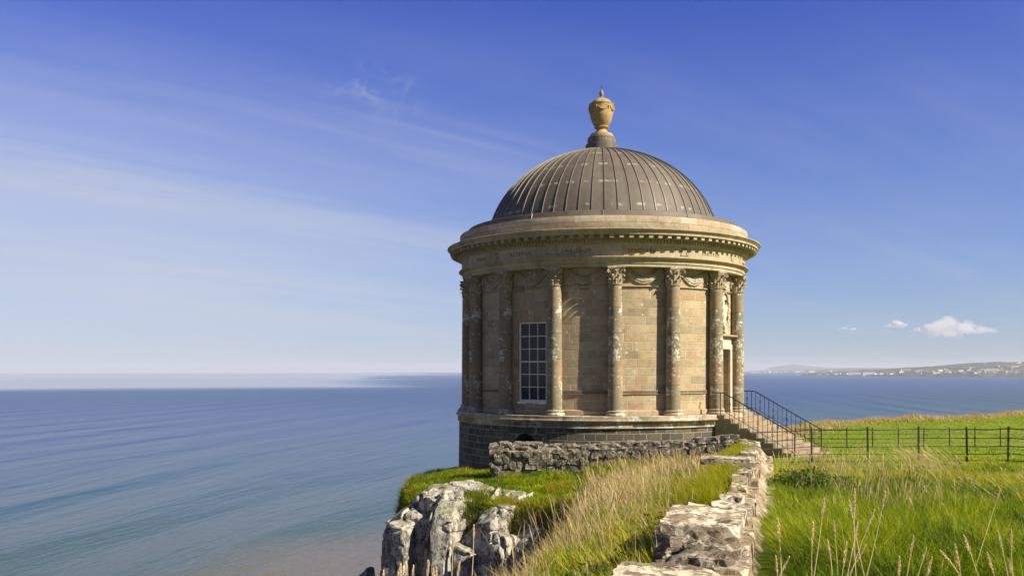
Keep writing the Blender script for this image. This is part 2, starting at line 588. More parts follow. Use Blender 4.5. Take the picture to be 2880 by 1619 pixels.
M_BASALT = stone_mat('basalt_blocks', [(.095, .082, .062), (.125, .105, .075), (.070, .062, .050), (.15, .125, .085), (.105, .09, .068)], .46, .26, (.34, .29, .20), .026, .12, .3, .2, bump=.05, green=.1)
M_PLINTH = stone_mat('plinth_stone', [(.40, .31, .19), (.36, .29, .19), (.44, .35, .22), (.41, .31, .19)], 1.3, 40, (.17, .14, .1), .01, .70, .6, .5, green=.5)
M_COPPER = copper_mat()
M_SEAM = plain_mat('copper_seam', (.20, .19, .155), .5, .5, .2)
M_URN = rubble_mat('urn_stone', (.34, .245, .115), (.22, .15, .07), (.44, .34, .18), 2.6, .55, orange=.75, bd=.015)
M_RED = stone_mat('red_sandstone_band', [(.37, .29, .17), (.34, .26, .15), (.36, .17, .085), (.40, .31, .18), (.30, .24, .15)], .52, 40, (.2, .15, .1), .006, .1, .3, .3)
M_INSCR = plain_mat('inscription_paint', (.085, .062, .036), .9, .1, var=.3)
M_PAINT = plain_mat('white_paint', (.80, .77, .70), .5, .4, var=.1)
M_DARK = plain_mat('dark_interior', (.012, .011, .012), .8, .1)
M_IRON = plain_mat('black_iron', (.016, .018, .020), .45, .5, var=.4, scale=20)
M_DOOR = plain_mat('door_wood', (.30, .215, .12), .6, .3, var=.2)
M_CREST = plain_mat('pale_crest_stone', (.64, .56, .42), .8, .2, var=.15)
M_STEP = stone_mat('step_sandstone', [(.33, .245, .15), (.30, .23, .145), (.36, .265, .165)], 1.4, 40, (.2, .15, .1), .006, .15, .3, .4)
M_ROCK = rubble_mat('cliff_rock', (.20, .185, .165), (.040, .037, .034), (.54, .52, .47), 3.6, .74, (1.15, 1.15, .55), .10, .55, .12)
M_RUBBLE = rubble_mat('wall_rubble', (.15, .132, .108), (.040, .037, .033), (.46, .42, .35), 9.5, .42, orange=.12, moss=.0, bd=.05)
M_COPE = rubble_mat('coping_stone', (.26, .215, .15), (.08, .066, .050), (.68, .60, .48), 3.2, .58, orange=.30, moss=.15, bd=.03)
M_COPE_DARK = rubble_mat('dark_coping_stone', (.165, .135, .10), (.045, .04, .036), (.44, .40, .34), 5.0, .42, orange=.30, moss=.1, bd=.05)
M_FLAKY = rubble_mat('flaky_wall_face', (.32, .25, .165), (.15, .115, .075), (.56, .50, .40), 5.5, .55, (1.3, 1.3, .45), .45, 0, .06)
M_MOSS = leaf_mat('moss', (.16, .13, .010), (.24, .21, .02))

m, t = new_mat('window_glass')
finish(t, principled(t, (.005, .008, .020), .05, spec=.32))
M_GLASS = m

# ------------------------------------------------------------------ sea
RE = 6371000.0
SEA = -40.0


def sea_z(r):
    return SEA - r * r / (2 * RE)


def sea_mat():
    m, t = new_mat('sea_water')
    P = t.n('ShaderNodeNewGeometry').outputs['Position']
    x, y, z = t.sep(P)[:3]
    # distance seaward of the shore line (runs up the coast) and along-crest coordinate
    n_ = t.m('ADD', t.m('MULTIPLY', x, .987), t.m('MULTIPLY', y, -.158))
    l_ = t.m('ADD', t.m('MULTIPLY', x, .158), t.m('MULTIPLY', y, .987))
    R = t.m('SQRT', t.m('ADD', t.m('MULTIPLY', x, x), t.m('MULTIPLY', y, y)))
    warp = t.noise(t.xyz(t.m('MULTIPLY', n_, .012), t.m('MULTIPLY', l_, .004), 0), 1.0, 3, .55)
    nn = t.m('ADD', n_, t.m('MULTIPLY', t.m('SUBTRACT', warp, .5), 55))
    # shallow sandy water close in, green then blue further out
    ds = t.m('ADD', t.m('MULTIPLY', nn, -1), t.m('MULTIPLY', t.m('MAXIMUM', t.m('SUBTRACT', l_, 190), 0), .55))
    c = t.ramp(t.m('DIVIDE', ds, 1200), [(.040, (.175, .130, .072)), (.056, (.120, .108, .075)), (.080, (.048, .086, .084)), (.18, (.032, .076, .115)), (.40, (.024, .058, .160)), (1.0, (.014, .052, .160))])
    # swell (long crests), chop, fine ripples
    sw1 = t.m('SINE', t.m('MULTIPLY', nn, 2 * pi / 52))
    amp = t.noise(t.xyz(t.m('MULTIPLY', n_, .01), t.m('MULTIPLY', l_, .0035), 7), 1.0, 2)
    sw2 = t.noise(t.xyz(t.m('MULTIPLY', nn, .055), t.m('MULTIPLY', l_, .006), 1), 1.0, 4, .6)
    ch = t.noise(t.xyz(t.m('MULTIPLY', n_, .45), t.m('MULTIPLY', l_, .12), 2), 1.0, 4, .65)
    rp = t.noise(P, 1.7, 3, .6)
    # slicks of smooth water far out
    sk = t.noise(t.xyz(t.m('MULTIPLY', x, .00016), t.m('MULTIPLY', y, .00030), 4.2), 1.0, 5, .55, .6)
    far = t.ss(R, 1500, 4200)
    lf = t.ss(t.m('ADD', t.m('DIVIDE', x, t.m('MAXIMUM', y, 1.0)), t.m('MULTIPLY', t.m('SUBTRACT', sk, .5), .5)), -.08, -.22)
    slick = t.m('MULTIPLY', t.m('MULTIPLY', far, t.ss(x, 100, -500)), t.ss(t.m('ADD', sk, t.m('MULTIPLY', lf, .16)), .56, .63))
    slick = t.m('MAXIMUM', slick, t.m('MULTIPLY', t.ss(R, 1750, 2300), t.m('MULTIPLY', lf, .95)))
    thin = t.noise(t.xyz(t.m('MULTIPLY', x, .0006), t.m('MULTIPLY', y, .0042), 8.8), 1.0, 4, .5, .2)
    slick = t.m('MAXIMUM', slick, t.m('MULTIPLY', t.m('MULTIPLY', t.ss(thin, .68, .74), .6), t.ss(R, 400, 900)))
    calm = t.m('SUBTRACT', 1, slick)
    h = t.m('ADD', t.m('MULTIPLY', t.m('MULTIPLY', sw1, t.ss(amp, .3, .7)), 2.7), t.m('ADD', t.m('MULTIPLY', sw2, 4.6), t.m('ADD', t.m('MULTIPLY', ch, .9), t.m('MULTIPLY', rp, .10))))
    h = t.m('MULTIPLY', h, t.m('MULTIPLY', calm, t.m('DIVIDE', 1, t.m('ADD', 1, t.m('DIVIDE', R, 900)))))
    rough = t.m('ADD', .08, t.m('MULTIPLY', calm, t.m('ADD', .13, t.m('MULTIPLY', t.ss(R, 100, 1500), .12))))
    b = t.n('ShaderNodeBump', {'Strength': 1.0, 'Distance': 1.0, 'Height': h}).outputs[0]
    finish(t, t.n('ShaderNodeBsdfPrincipled', {'Base Color': c, 'Roughness': rough, 'IOR': 1.33, 'Normal': b, 'Specular IOR Level': .5}).outputs[0])
    return m


def build_sea():
    radii = [1.0] + list(np.geomspace(15, 30000, 130))
    na = 240
    b = MB()
    P = []
    for i in range(na):
        th = 2 * pi * i / na
        P.append([(r * cos(th), r * sin(th), sea_z(r)) for r in radii])
    b.grid(P, closed=True)
    o = link('sea', b.mesh('sea', True, 80, merge=False), sea_mat())
    tag(o, kind='structure')


build_sea()


# ------------------------------------------------------------------ headland
def build_ground():
    xs = np.concatenate([np.arange(-70, -12, 2.5), np.arange(-12, 13, .2), np.arange(13, 60, .9), np.arange(60, 172, 4)])
    ys = np.concatenate([np.arange(-12, 0, .6), np.arange(0, 42, .2), np.arange(42, 118, .7), np.arange(118, 131, 4)])
    X, Y = np.meshgrid(xs, ys, indexing='ij')
    Z = height(X, Y)
    hidden = (np.hypot(X - CX, Y - CY) < 5.3)
    Z = np.where(hidden, np.minimum(Z, -3.3), Z)
    sd = np.where(inside(X, Y), -1, 1) * seg_dist(X, Y)
    V = np.stack([X, Y, Z], -1).reshape(-1, 3)
    ni, nj = X.shape
    idx = np.arange(ni * nj).reshape(ni, nj)
    F = np.stack([idx[:-1, :-1], idx[1:, :-1], idx[1:, 1:], idx[:-1, 1:]], -1).reshape(-1, 4)
    me = bpy.data.meshes.new('headland')
    me.vertices.add(len(V))
    me.vertices.foreach_set('co', V.ravel())
    me.loops.add(F.size)
    me.loops.foreach_set('vertex_index', F.ravel().astype(np.int32))
    me.polygons.add(len(F))
    me.polygons.foreach_set('loop_start', np.arange(0, F.size, 4, dtype=np.int32))
    me.polygons.foreach_set('use_smooth', np.ones(len(F), bool))
    me.update()
    me.validate()
    fr = np.clip(1 - (-sd) / 5.0, 0, 1) * (Y > 50)
    at = me.attributes.new('fringe', 'FLOAT', 'POINT')
    at.data.foreach_set('value', fr.ravel().astype(np.float32))
    o = link('ground', me, M_TURF)
    tag(o, kind='structure')


build_ground()


# ------------------------------------------------------------------ rocks
def rock_mesh(name, lo, hi, seed, amp=.25, res=.16, fissure=.6, taper=.25, lean=(0, 0), facet=.35, power=5.0, fine=.04, base=None, maxn=60, facet2=0.0, turn=0.0):
    """irregular rock filling the box lo..hi (a rounded block pushed about by ridged noise)"""
    lo, hi = Vector(lo), Vector(hi)
    c, hs = (lo + hi) / 2, (hi - lo) / 2
    bm = bmesh.new()
    nx, ny, nz = [max(3, min(maxn, int(2 * h_ / res))) for h_ in hs]
    faces = []

    def face(o_, a_, b_, na, nb):
        g = [[bm.verts.new(o_ + a_ * (i / na) + b_ * (j / nb)) for j in range(nb + 1)] for i in range(na + 1)]
        for i in range(na):
            for j in range(nb):
                bm.faces.new((g[i][j], g[i + 1][j], g[i + 1][j + 1], g[i][j + 1]))
    X, Y, Z = Vector((2, 0, 0)), Vector((0, 2, 0)), Vector((0, 0, 2))
    o_ = Vector((-1, -1, -1))
    face(o_, Y, X, ny, nx)
    face(o_ + Z, X, Y, nx, ny)
    face(o_, X, Z, nx, nz)
    face(o_ + Y, Z, X, nz, nx)
    face(o_, Z, Y, nz, ny)
    face(o_ + X, Y, Z, ny, nz)
    bmesh.ops.remove_doubles(bm, verts=bm.verts, dist=1e-4)
    sv = Vector((seed * 3.17, seed * 1.31, seed * 2.23))
    for v_ in bm.verts:
        p = v_.co.copy()
        nrm = (abs(p.x) ** power + abs(p.y) ** power + abs(p.z) ** power) ** (1 / power)
        p /= nrm
        d = p.normalized()
        p.z = max(-1, min(1, p.z))
        tz = (p.z + 1) / 2
        k = 1 - taper * tz
        q = Vector((p.x * hs.x * k + lean[0] * tz, p.y * hs.y * k + lean[1] * tz, p.z * hs.z))
        if turn:
            q = Matrix.Rotation(turn, 3, 'Z') @ q
            d = Matrix.Rotation(turn, 3, 'Z') @ d
        w = q + c
        s = w + sv
        n1 = mnoise.noise(s * .9)
        fx = Vector((s.x * 2.2, s.y * 2.2, s.z * .55))
        f1 = 1 - abs(mnoise.noise(fx)) * 2
        f1 = -max(0, f1 - .55) * 1.6 * fissure
        cell = mnoise.cell_vector(Vector((s.x * 1.7 + n1, s.y * 1.7, s.z * 1.1)))
        fc = (cell.x + cell.y) * .5 - .5
        n2 = mnoise.fractal(s * 3.2, 1.0, 2.1, 4)
        disp = amp * (n1 * 1.1 + f1 + fc * facet) + fine * n2 + facet2 * (mnoise.cell(Vector((s.x * 3.3 + n1, s.y * 3.3, s.z * 1.5 + n2 * .4))) - mnoise.noise(s * 7.0) * .6)
        v_.co = c + q + Vector((d.x, d.y, d.z * .7)) * disp
    me = bpy.data.meshes.new(name)
    bmesh.ops.recalc_face_normals(bm, faces=bm.faces)
    bm.to_mesh(me)
    bm.free()
    me.polygons.foreach_set('use_smooth', [True] * len(me.polygons))
    me.set_sharp_from_angle(angle=radians(30))
    return me


def cut_block(bm, size, rnd, ncut=9, depth=.22):
    bmesh.ops.create_cube(bm, size=1.0)
    bmesh.ops.scale(bm, vec=size, verts=bm.verts)
    h_ = Vector(size) / 2
    for i in range(ncut):
        n_ = Vector((rnd.choice((-1, 1)) * rnd.uniform(.1, 1), rnd.choice((-1, 1)) * rnd.uniform(.1, 1), rnd.choice((-1, 1)) * rnd.uniform(.05, 1)))
        n_ = Vector((n_.x / h_.x, n_.y / h_.y, n_.z / h_.z)).normalized()
        d = abs(n_.x) * h_.x + abs(n_.y) * h_.y + abs(n_.z) * h_.z
        co = n_ * d * (1 - depth * rnd.uniform(.35, 1))
        bmesh.ops.bisect_plane(bm, geom=list(bm.verts) + list(bm.edges) + list(bm.faces), plane_co=co, plane_no=n_, clear_outer=True)
        be = [e for e in bm.edges if e.is_boundary]
        if be:
            bmesh.ops.holes_fill(bm, edges=be)


def refine(bm, res, passes=6):
    bmesh.ops.triangulate(bm, faces=bm.faces)
    for _ in range(passes):
        es = [e for e in bm.edges if e.calc_length() > res * 1.4]
        if not es:
            break
        bmesh.ops.subdivide_edges(bm, edges=es, cuts=1)
        bmesh.ops.triangulate(bm, faces=[f for f in bm.faces if len(f.verts) > 3])


def stone_mesh(name, size, seed, ncut=9, depth=.22, res=.05, fine=.012, med=.03, angle=24):
    """angular quarry stone: a block with its corners struck off, then weathered"""
    rnd = random.Random(seed)
    bm = bmesh.new()
    cut_block(bm, size, rnd, ncut, depth)
    refine(bm, res)
    bmesh.ops.recalc_face_normals(bm, faces=bm.faces)
    bm.normal_update()
    sv = Vector((seed * 1.37, seed * .71, seed * 2.1))
    for v_ in bm.verts:
        q = v_.co + sv
        ridge = 1 - abs(mnoise.noise(Vector((q.x * 3, q.y * 3, q.z * 9)))) * 2
        v_.co += v_.normal * (med * mnoise.noise(q * 3.1) + fine * mnoise.fractal(q * 11, 1.0, 2.1, 3) - med * .7 * max(0, ridge - .72) * 2)
    me = bpy.data.meshes.new(name)
    bm.to_mesh(me)
    bm.free()
    me.polygons.foreach_set('use_smooth', [True] * len(me.polygons))
    me.set_sharp_from_angle(angle=radians(angle))
    return me


def cliff_mesh(name, lo, hi, seed, turn, nsub=6, lean=(0, 0)):
    """fractured cliff mass: tall struck blocks fused into one body"""
    rnd = random.Random(seed * 7 + 1)
    lo, hi = Vector(lo), Vector(hi)
    c, sz = (lo + hi) / 2, hi - lo
    bm = bmesh.new()
    for k in range(nsub + 1):
        b2 = bmesh.new()
        if k == 0:
            s2, off = Vector((sz.x * .86, sz.y * .86, sz.z)), Vector((0, 0, 0))
        else:
            w_ = sz.x * rnd.uniform(.30, .52)
            s2 = Vector((w_, sz.y * rnd.uniform(.3, .5), sz.z * rnd.uniform(.72, .985)))
            fx = (k - .5) / nsub * 2 - 1
            off = Vector((fx * (sz.x - w_) / 2, -sz.y * rnd.uniform(.22, .42) if k % 3 else sz.y * .2, -(sz.z - s2.z) / 2))
        cut_block(b2, s2, rnd, 12, .11 if s2.z > 4 else .2)
        # knock the head into a rough wedge
        for t_ in range(2):
            n_ = Vector((rnd.uniform(-.9, .5), rnd.uniform(-.8, .3), 1)).normalized()
            co = Vector((rnd.uniform(-.1, .1), 0, s2.z / 2 - rnd.uniform(.0, .30)))
            bmesh.ops.bisect_plane(b2, geom=list(b2.verts) + list(b2.edges) + list(b2.faces), plane_co=co, plane_no=n_, clear_outer=True)
            be = [e for e in b2.edges if e.is_boundary]
            if be:
                bmesh.ops.holes_fill(b2, edges=be)
        R_ = Matrix.Rotation(rnd.uniform(-.3, .3), 4, 'Z') @ Matrix.Rotation(rnd.uniform(-.035, .035), 4, 'Y')
        bmesh.ops.transform(b2, matrix=Matrix.Translation(off) @ R_, verts=b2.verts)
        tm = bpy.data.meshes.new('t')
        b2.to_mesh(tm)
        b2.free()
        bm.from_mesh(tm)
        bpy.data.meshes.remove(tm)
    tm = bpy.data.meshes.new('t')
    bm.to_mesh(tm)
    bm.free()
    ob = bpy.data.objects.new('t', tm)
    COL.objects.link(ob)
    md = ob.modifiers.new('fuse', 'REMESH')
    md.mode = 'VOXEL'
    md.voxel_size = .05
    me = bpy.data.meshes.new_from_object(ob.evaluated_get(bpy.context.evaluated_depsgraph_get()))
    bpy.data.objects.remove(ob)
    bpy.data.meshes.remove(tm)
    bm = bmesh.new()
    bm.from_mesh(me)
    bm.normal_update()
    Rt = Matrix.Rotation(turn, 3, 'Z')
    for v_ in bm.verts:
        q = v_.co + Vector((seed * 3.1, seed * 1.7, seed))
        f1 = 1 - abs(mnoise.noise(Vector((q.x * 1.6, q.y * 1.6, q.z * .5)))) * 2
        f2 = 1 - abs(mnoise.noise(Vector((q.x * .9, q.y * .9, q.z * 1.9 + 5)))) * 2
        dsp = .05 * mnoise.noise(q * .9) + .028 * mnoise.fractal(q * 3.4, 1.0, 2.1, 4) - .22 * max(0, f1 - .80) * 3 - .12 * max(0, f2 - .84) * 3
        tz = (v_.co.z + sz.z / 2) / sz.z
        v_.co = c + Rt @ (v_.co + v_.normal * dsp) + Vector((lean[0] * tz, lean[1] * tz, 0))
    bm.to_mesh(me)
    bm.free()
    me.name = name
    me.polygons.foreach_set('use_smooth', [True] * len(me.polygons))
    me.set_sharp_from_angle(angle=radians(26))
    return me


ROCKS = [
    ('tall pale cliff rock with a sunlit sloping top, leftmost of the big pillars', (-3.95, 26.2, -13), (-2.1, 28.9, -3.58), 1, .42, .26, (.55, .3)),
    ('narrow grey cliff pillar with a rounded white top between two wider rocks', (-2.55, 25.9, -13), (-1.02, 28.2, -3.36), 2, .32, .24, (.25, .2)),
    ('broad grey and white cliff rock under the grassy lip in the middle', (-1.45, 25.4, -13), (.35, 28.0, -3.66), 3, .42, .16, (.15, .2)),
    ('blocky white cliff rock below the hanging turf, rightmost of the big rocks', (-.25, 24.4, -12), (1.15, 26.7, -4.20), 4, .38, .14, (.1, .15)),
    ('low dark cliff rock half in shade at the seaward foot of the pillars', (-4.0, 27.2, -13), (-3.1, 28.8, -4.75), 5, .26, .30, (.3, .1)),
    ('small white ledge rock beside the dry grass slope', (.35, 23.3, -11), (1.45, 25.2, -4.75), 6, .24, .2, (.1, .1)),
    ('small flat white rock poking from the turf above the middle pillar', (-.95, 26.6, -4.4), (-.35, 27.3, -3.40), 8, .10, .2, (0, 0)),
    ('little dark rock tip standing alone above the sandy water', (-4.95, 26.9, -12), (-4.3, 28.0, -5.95), 7, .15, .5, (.05, .0)),
]
for lab, lo, hi, sd, amp, tp, ln in ROCKS:
    me = cliff_mesh('cliff_rock', lo, hi, sd, radians(-30), 3 if hi[0] - lo[0] < .9 else 6, ln)
    tag(link('cliff_rock', me, M_ROCK), lab, 'rock', 'cliff rocks under the temple')


# ------------------------------------------------------------------ temple
ZB = -4.3
PH0 = 5.0                                  # first column, degrees right of the line to the camera
AZ0 = math.degrees(atan2(CX, CY))


def ang(phi):                              # phi (deg from the camera side, positive right) -> math angle in xy
    b_ = radians(phi - AZ0)
    return atan2(-cos(b_), sin(b_))


def pol(phi, r, z):
    a_ = ang(phi)
    return Vector((r * cos(a_), r * sin(a_), z))


temple = empty('domed_temple', (CX, CY, ZB))
tag(temple, 'round sandstone temple with engaged columns, copper dome and golden stone urn on the cliff edge', 'temple')
UP = (0, 0, -ZB)


def tpart(name, mb, mat, parent=None, smooth=True, angle=40):
    me = mb.mesh(name, smooth, angle)
    return link(name, me, mat, parent or temple, UP if parent is None else None)


RC, RW = 5.55, 5.33
DOOR_PH, WIN_PH = PH0 + 2.5 * 22.5, PH0 - 1.5 * 22.5

# basement of basalt blocks
b = MB()
b.lathe([(5.96, -4.6), (5.93, -4.2), (5.90, -2.085), (5.4, -2.085)], 160, 5.9)
basement = tpart('basement', b, M_BASALT)
# basement vent with radiating voussoirs and bars
b = MB()
vz = -2.78
for k in range(13):
    t0, t1 = pi * k / 13 + .02, pi * (k + 1) / 13 - .02
    ro = .86 + .05 * ((k * 7) % 3)

    def vp(rr, tt, off):
        return pol(WIN_PH + 1.0 + math.degrees(rr * cos(tt) / 5.93), 5.90 + off, vz + rr * sin(tt))
    f = [vp(.46, t0, .035), vp(.46, t1, .035), vp(ro, t1, .035), vp(ro, t0, .035)]
    bk = [vp(.46, t0, -.05), vp(.46, t1, -.05), vp(ro, t1, -.05), vp(ro, t0, -.05)]
    b.quad(f[::-1])
    for i in range(4):
        b.quad([f[i], f[(i + 1) % 4], bk[(i + 1) % 4], bk[i]])
arch = tpart('vent_arch', b, M_BASALT, None, False)
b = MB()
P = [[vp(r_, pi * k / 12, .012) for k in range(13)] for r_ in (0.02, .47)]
b.grid(P)  # flat near-black plate on the solid wall, painted shade of the vent recess
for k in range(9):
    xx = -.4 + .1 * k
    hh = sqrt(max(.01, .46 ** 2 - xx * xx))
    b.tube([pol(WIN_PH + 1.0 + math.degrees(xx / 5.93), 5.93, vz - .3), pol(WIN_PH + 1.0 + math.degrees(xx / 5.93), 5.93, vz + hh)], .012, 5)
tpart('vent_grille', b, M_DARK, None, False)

# plinth: reeded band, roll, slab
b = MB()
b.lathe([(5.905, -2.085), (5.965, -2.085), (5.965, -2.055), (5.93, -2.035), (5.93, -1.885), (5.97, -1.87), (6.02, -1.845), (6.035, -1.815), (6.02, -1.79), (5.975, -1.785), (5.975, -1.675), (5.95, -1.665), (5.0, -1.665)], 192, 5.95)
plb = b
# reeding (fine upright flutes) on part of the band
b = MB()
for k in range(0, 720):
    ph = -100 + k * .32
    if (int(ph // 11) * 37) % 5 == 0 or ph > 52:
        continue
    a_, c_ = pol(ph, 5.932, -2.03), pol(ph + .16, 5.932, -2.03)
    dz = Vector((0, 0, .14))
    mid = pol(ph + .08, 5.955, -2.03)
    b.quad([a_, mid, mid + dz, a_ + dz])
    b.quad([mid, c_, c_ + dz, mid + dz])
for q_, u_ in zip(b.f, b.uv):
    plb.quad([b.v[i] for i in q_])
plinth = tpart('plinth', plb, M_PLINTH, None, True, 30)

# wall drum with real openings
WIN = (WIN_PH, .625, -1.245, 1.74)         # centre phi, half width m, z0, z1
DOORO = (DOOR_PH, .50, -1.665, .77)


def openings():
    for o_ in (WIN, DOORO):
        yield o_[0] - math.degrees(o_[1] / RW), o_[0] + math.degrees(o_[1] / RW), o_[2], o_[3]
    # two more windows on the sea side
    for k in (1, 2):
        o_ = WIN
        ph = WIN_PH - 90 * k
        yield ph - math.degrees(o_[1] / RW), ph + math.degrees(o_[1] / RW), o_[2], o_[3]


phs = set(np.round(np.arange(-180, 180.01, 2.0), 3))
OPN = []
for p0, p1, z0, z1 in openings():
    if p0 < -180:
        p0, p1 = p0 + 360, p1 + 360
    OPN.append((p0, p1, z0, z1))
    phs = {p for p in phs if not (p0 - .7 < p < p0 + .7 or p1 - .7 < p < p1 + .7)}
    phs |= {p0, p1}
phs = sorted(phs)
zs = sorted({-1.67, -1.245, -.5, .77, 1.74, 2.4, 3.0, 3.70})
b = MB()


def wuv(ph, z):
    return (radians(ph) * RW + 40, z + 10)


for i in range(len(phs) - 1):
    for j in range(len(zs) - 1):
        pm, zm = (phs[i] + phs[i + 1]) / 2, (zs[j] + zs[j + 1]) / 2
        if any(p0 < pm < p1 and z0 < zm < z1 for p0, p1, z0, z1 in OPN):
            continue
        q = [(phs[i], zs[j]), (phs[i + 1], zs[j]), (phs[i + 1], zs[j + 1]), (phs[i], zs[j + 1])]
        b.quad([pol(p, RW, z) for p, z in q], [wuv(p, z) for p, z in q])
for p0, p1, z0, z1 in OPN:
    dp = .20 if z0 > -1.5 else .42
    for (pa, za), (pb, zb_) in (((p0, z0), (p0, z1)), ((p0, z1), (p1, z1)), ((p1, z1), (p1, z0)), ((p1, z0), (p0, z0))):
        n = 1
        q = [pol(pa, RW, za), pol(pb, RW, zb_), pol(pb, RW - dp, zb_), pol(pa, RW - dp, za)]
        b.quad(q[::-1], [(0, za + 10), (0, zb_ + 10), (dp, zb_ + 10), (dp, za + 10)][::-1])
wall = tpart('wall', b, M_WALL)
b = MB()
b.lathe([(4.75, -1.66), (4.75, 3.7)], 64)
b.lathe([(.01, -1.66), (4.75, -1.66)], 32)
tpart('interior', b, M_DARK)

# low projecting course, string band, astragal string around the drum
def arc_band(b, prof, p0, p1, step=2.0, uoff=0.0):
    n = max(2, int(abs(p1 - p0) / step))
    P = []
    for i in range(n + 1):
        p = p0 + (p1 - p0) * i / n
        P.append([pol(p, r, z) for r, z in prof])
    b.grid(P, uvf=lambda i, j: (radians(p0 + (p1 - p0) * i / n) * prof[0][0] + 40, prof[j][1] + 10))
    for P_, fl in ((P[0], True), (P[-1], False)):
        b.quad(P_ if fl else P_[::-1])


def in_open(ph, z):
    return any(p0 - 1.2 < ph < p1 + 1.2 and z0 - .05 < z < z1 + .05 for p0, p1, z0, z1 in OPN)


b = MB()
bays = [PH0 - 22.5 * (k + .5) for k in range(-8, 8)]
for bc in bays:
    if abs(((bc - DOOR_PH + 180) % 360) - 180) < 2:
        for s_ in (-1, 1):
            arc_band(b, [(RW, -1.655), (RW + .06, -1.655), (RW + .06, -1.50), (RW + .03, -1.47), (RW, -1.46)], bc + s_ * 8.9 - 2.2 * (s_ > 0), bc + s_ * 8.9 + 2.2 * (s_ < 0))
        continue
    arc_band(b, [(RW, -1.655), (RW + .06, -1.655), (RW + .06, -1.50), (RW + .03, -1.47), (RW, -1.46)], bc - 8.9, bc + 8.9)
tpart('base_course', b, M_WALL, None, True, 30)
for bc in bays:
    b = MB()
    arc_band(b, [(RW, 2.93), (RW + .05, 2.94), (RW + .075, 2.965), (RW + .05, 2.99), (RW, 3.0)], bc - 8.8, bc + 8.8)
    iswin = any(abs(((bc - o_ + 180) % 360) - 180) < 2 for o_ in (WIN_PH, WIN_PH - 90, WIN_PH - 180, DOOR_PH))
    tpart('string_course', b, M_TRIM, None, True, 30)
    if not iswin:
        b = MB()
        arc_band(b, [(RW, -.895), (RW + .045, -.895), (RW + .045, -.87), (RW + .012, -.87), (RW + .012, -.79), (RW + .045, -.79), (RW + .045, -.765), (RW, -.765)], bc - 8.8, bc + 8.8)
        for k in range(24):                # running scroll pattern
            p = bc - 8.6 + 17.2 * (k + .5) / 24
            b.tube([pol(p - .25, RW + .02, -.862), pol(p + .05, RW + .035, -.83), pol(p + .3, RW + .02, -.798)], .014, 5)
        red = bc > 0 or bc < -60
        tpart('string_band', b, M_RED, None, True, 30)

# festoons in the top panel of every bay
b0 = MB()
for s_, (sag, half, rr, off) in enumerate(((.50, .68, .060, .03), (.42, .62, .055, .06), (.33, .55, .045, .055), (.24, .47, .035, .04))):
    pts, rad = [], []
    for i in range(15):
        x = -1 + 2 * i / 14
        z = 3.60 - sag * (1 - abs(x) ** 2.0) - .02
        pts.append(Vector((x * half, off * (1 - .3 * abs(x)), z)))
        rad.append(rr * (.55 + .45 * (1 - x * x)))
    b0.tube([(p.x, p.y, p.z) for p in pts], rad, 7)
for s_ in (-1, 1):
    b0.tube([(s_ * .72, .03, 3.58), (s_ * .735, .05, 3.44), (s_ * .725, .05, 3.27), (s_ * .74, .03, 3.12)], [.03, .055, .05, .02], 7)
    b0.tube([(s_ * .67, .03, 3.58), (s_ * .655, .045, 3.42), (s_ * .67, .03, 3.30)], [.025, .035, .012], 6)
    b0.tube([(s_ * .70, .0, 3.60), (s_ * .70, .07, 3.60)], [.07, .05], 10)
for bc in bays:
    b = MB()
    b.f, b.uv, b.mi = list(b0.f), list(b0.uv), list(b0.mi)
    b.v = [tuple(pol(bc + math.degrees(x / RW), RW + y, z)) for x, y, z in b0.v]
    tpart('festoon', b, M_CARVE)

# columns (built once at the origin facing -Y = outwards, then copied)
b = MB()
sh = [(.262 - .030 * (k / 12) ** 1.6, .205 + (4.64 - .205) * k / 12) for k in range(13)]
b.lathe([(.285, .205)] + sh + [(.255, 4.65), (.262, 4.665), (.255, 4.685), (.232, 4.69)], 32, .25)
colm = b.mesh('column', True, 40)
b = MB()
b.lathe([(.0, 0), (.345, 0), (.365, .03), (.365, .06), (.345, .085), (.315, .09), (.298, .115), (.300, .135), (.318, .14), (.332, .155), (.332, .175), (.318, .19), (.29, .195), (.27, .205)], 32, .3)
basem = b.mesh('column_base', True, 35)
b = MB()
b.lathe([(.232, 4.685), (.225, 4.8), (.225, 5.0), (.245, 5.12), (.29, 5.21)], 24, .25)
for row, (zb_, hgt, n, r0, out, wd) in enumerate(((4.69, .22, 8, .228, .10, .17), (4.71, .40, 8, .228, .13, .16))):
    for k in range(n):
        th = 2 * pi * (k + .5 * row) / n
        P = []
        for i in range(7):
            tt = i / 6
            ro = r0 + .012 + out * tt ** 2.6 * 1.0
            zz = zb_ + hgt * (tt - max(0, tt - .8) * 1.9)
            hw = wd * (.5 + .5 * sin(pi * min(1, tt * 1.05 + .12))) * .5 * (1 + .18 * ((i % 2) * 2 - 1))
            rowp = []
            for j in range(5):
                s_ = (j - 2) / 2
                rr = ro - .022 * s_ * s_ + (.012 if j == 2 else 0)
                a_ = th + s_ * hw / max(ro, .1)
                rowp.append((rr * cos(a_), rr * sin(a_), zz))
            P.append(rowp)
        b.grid(P)
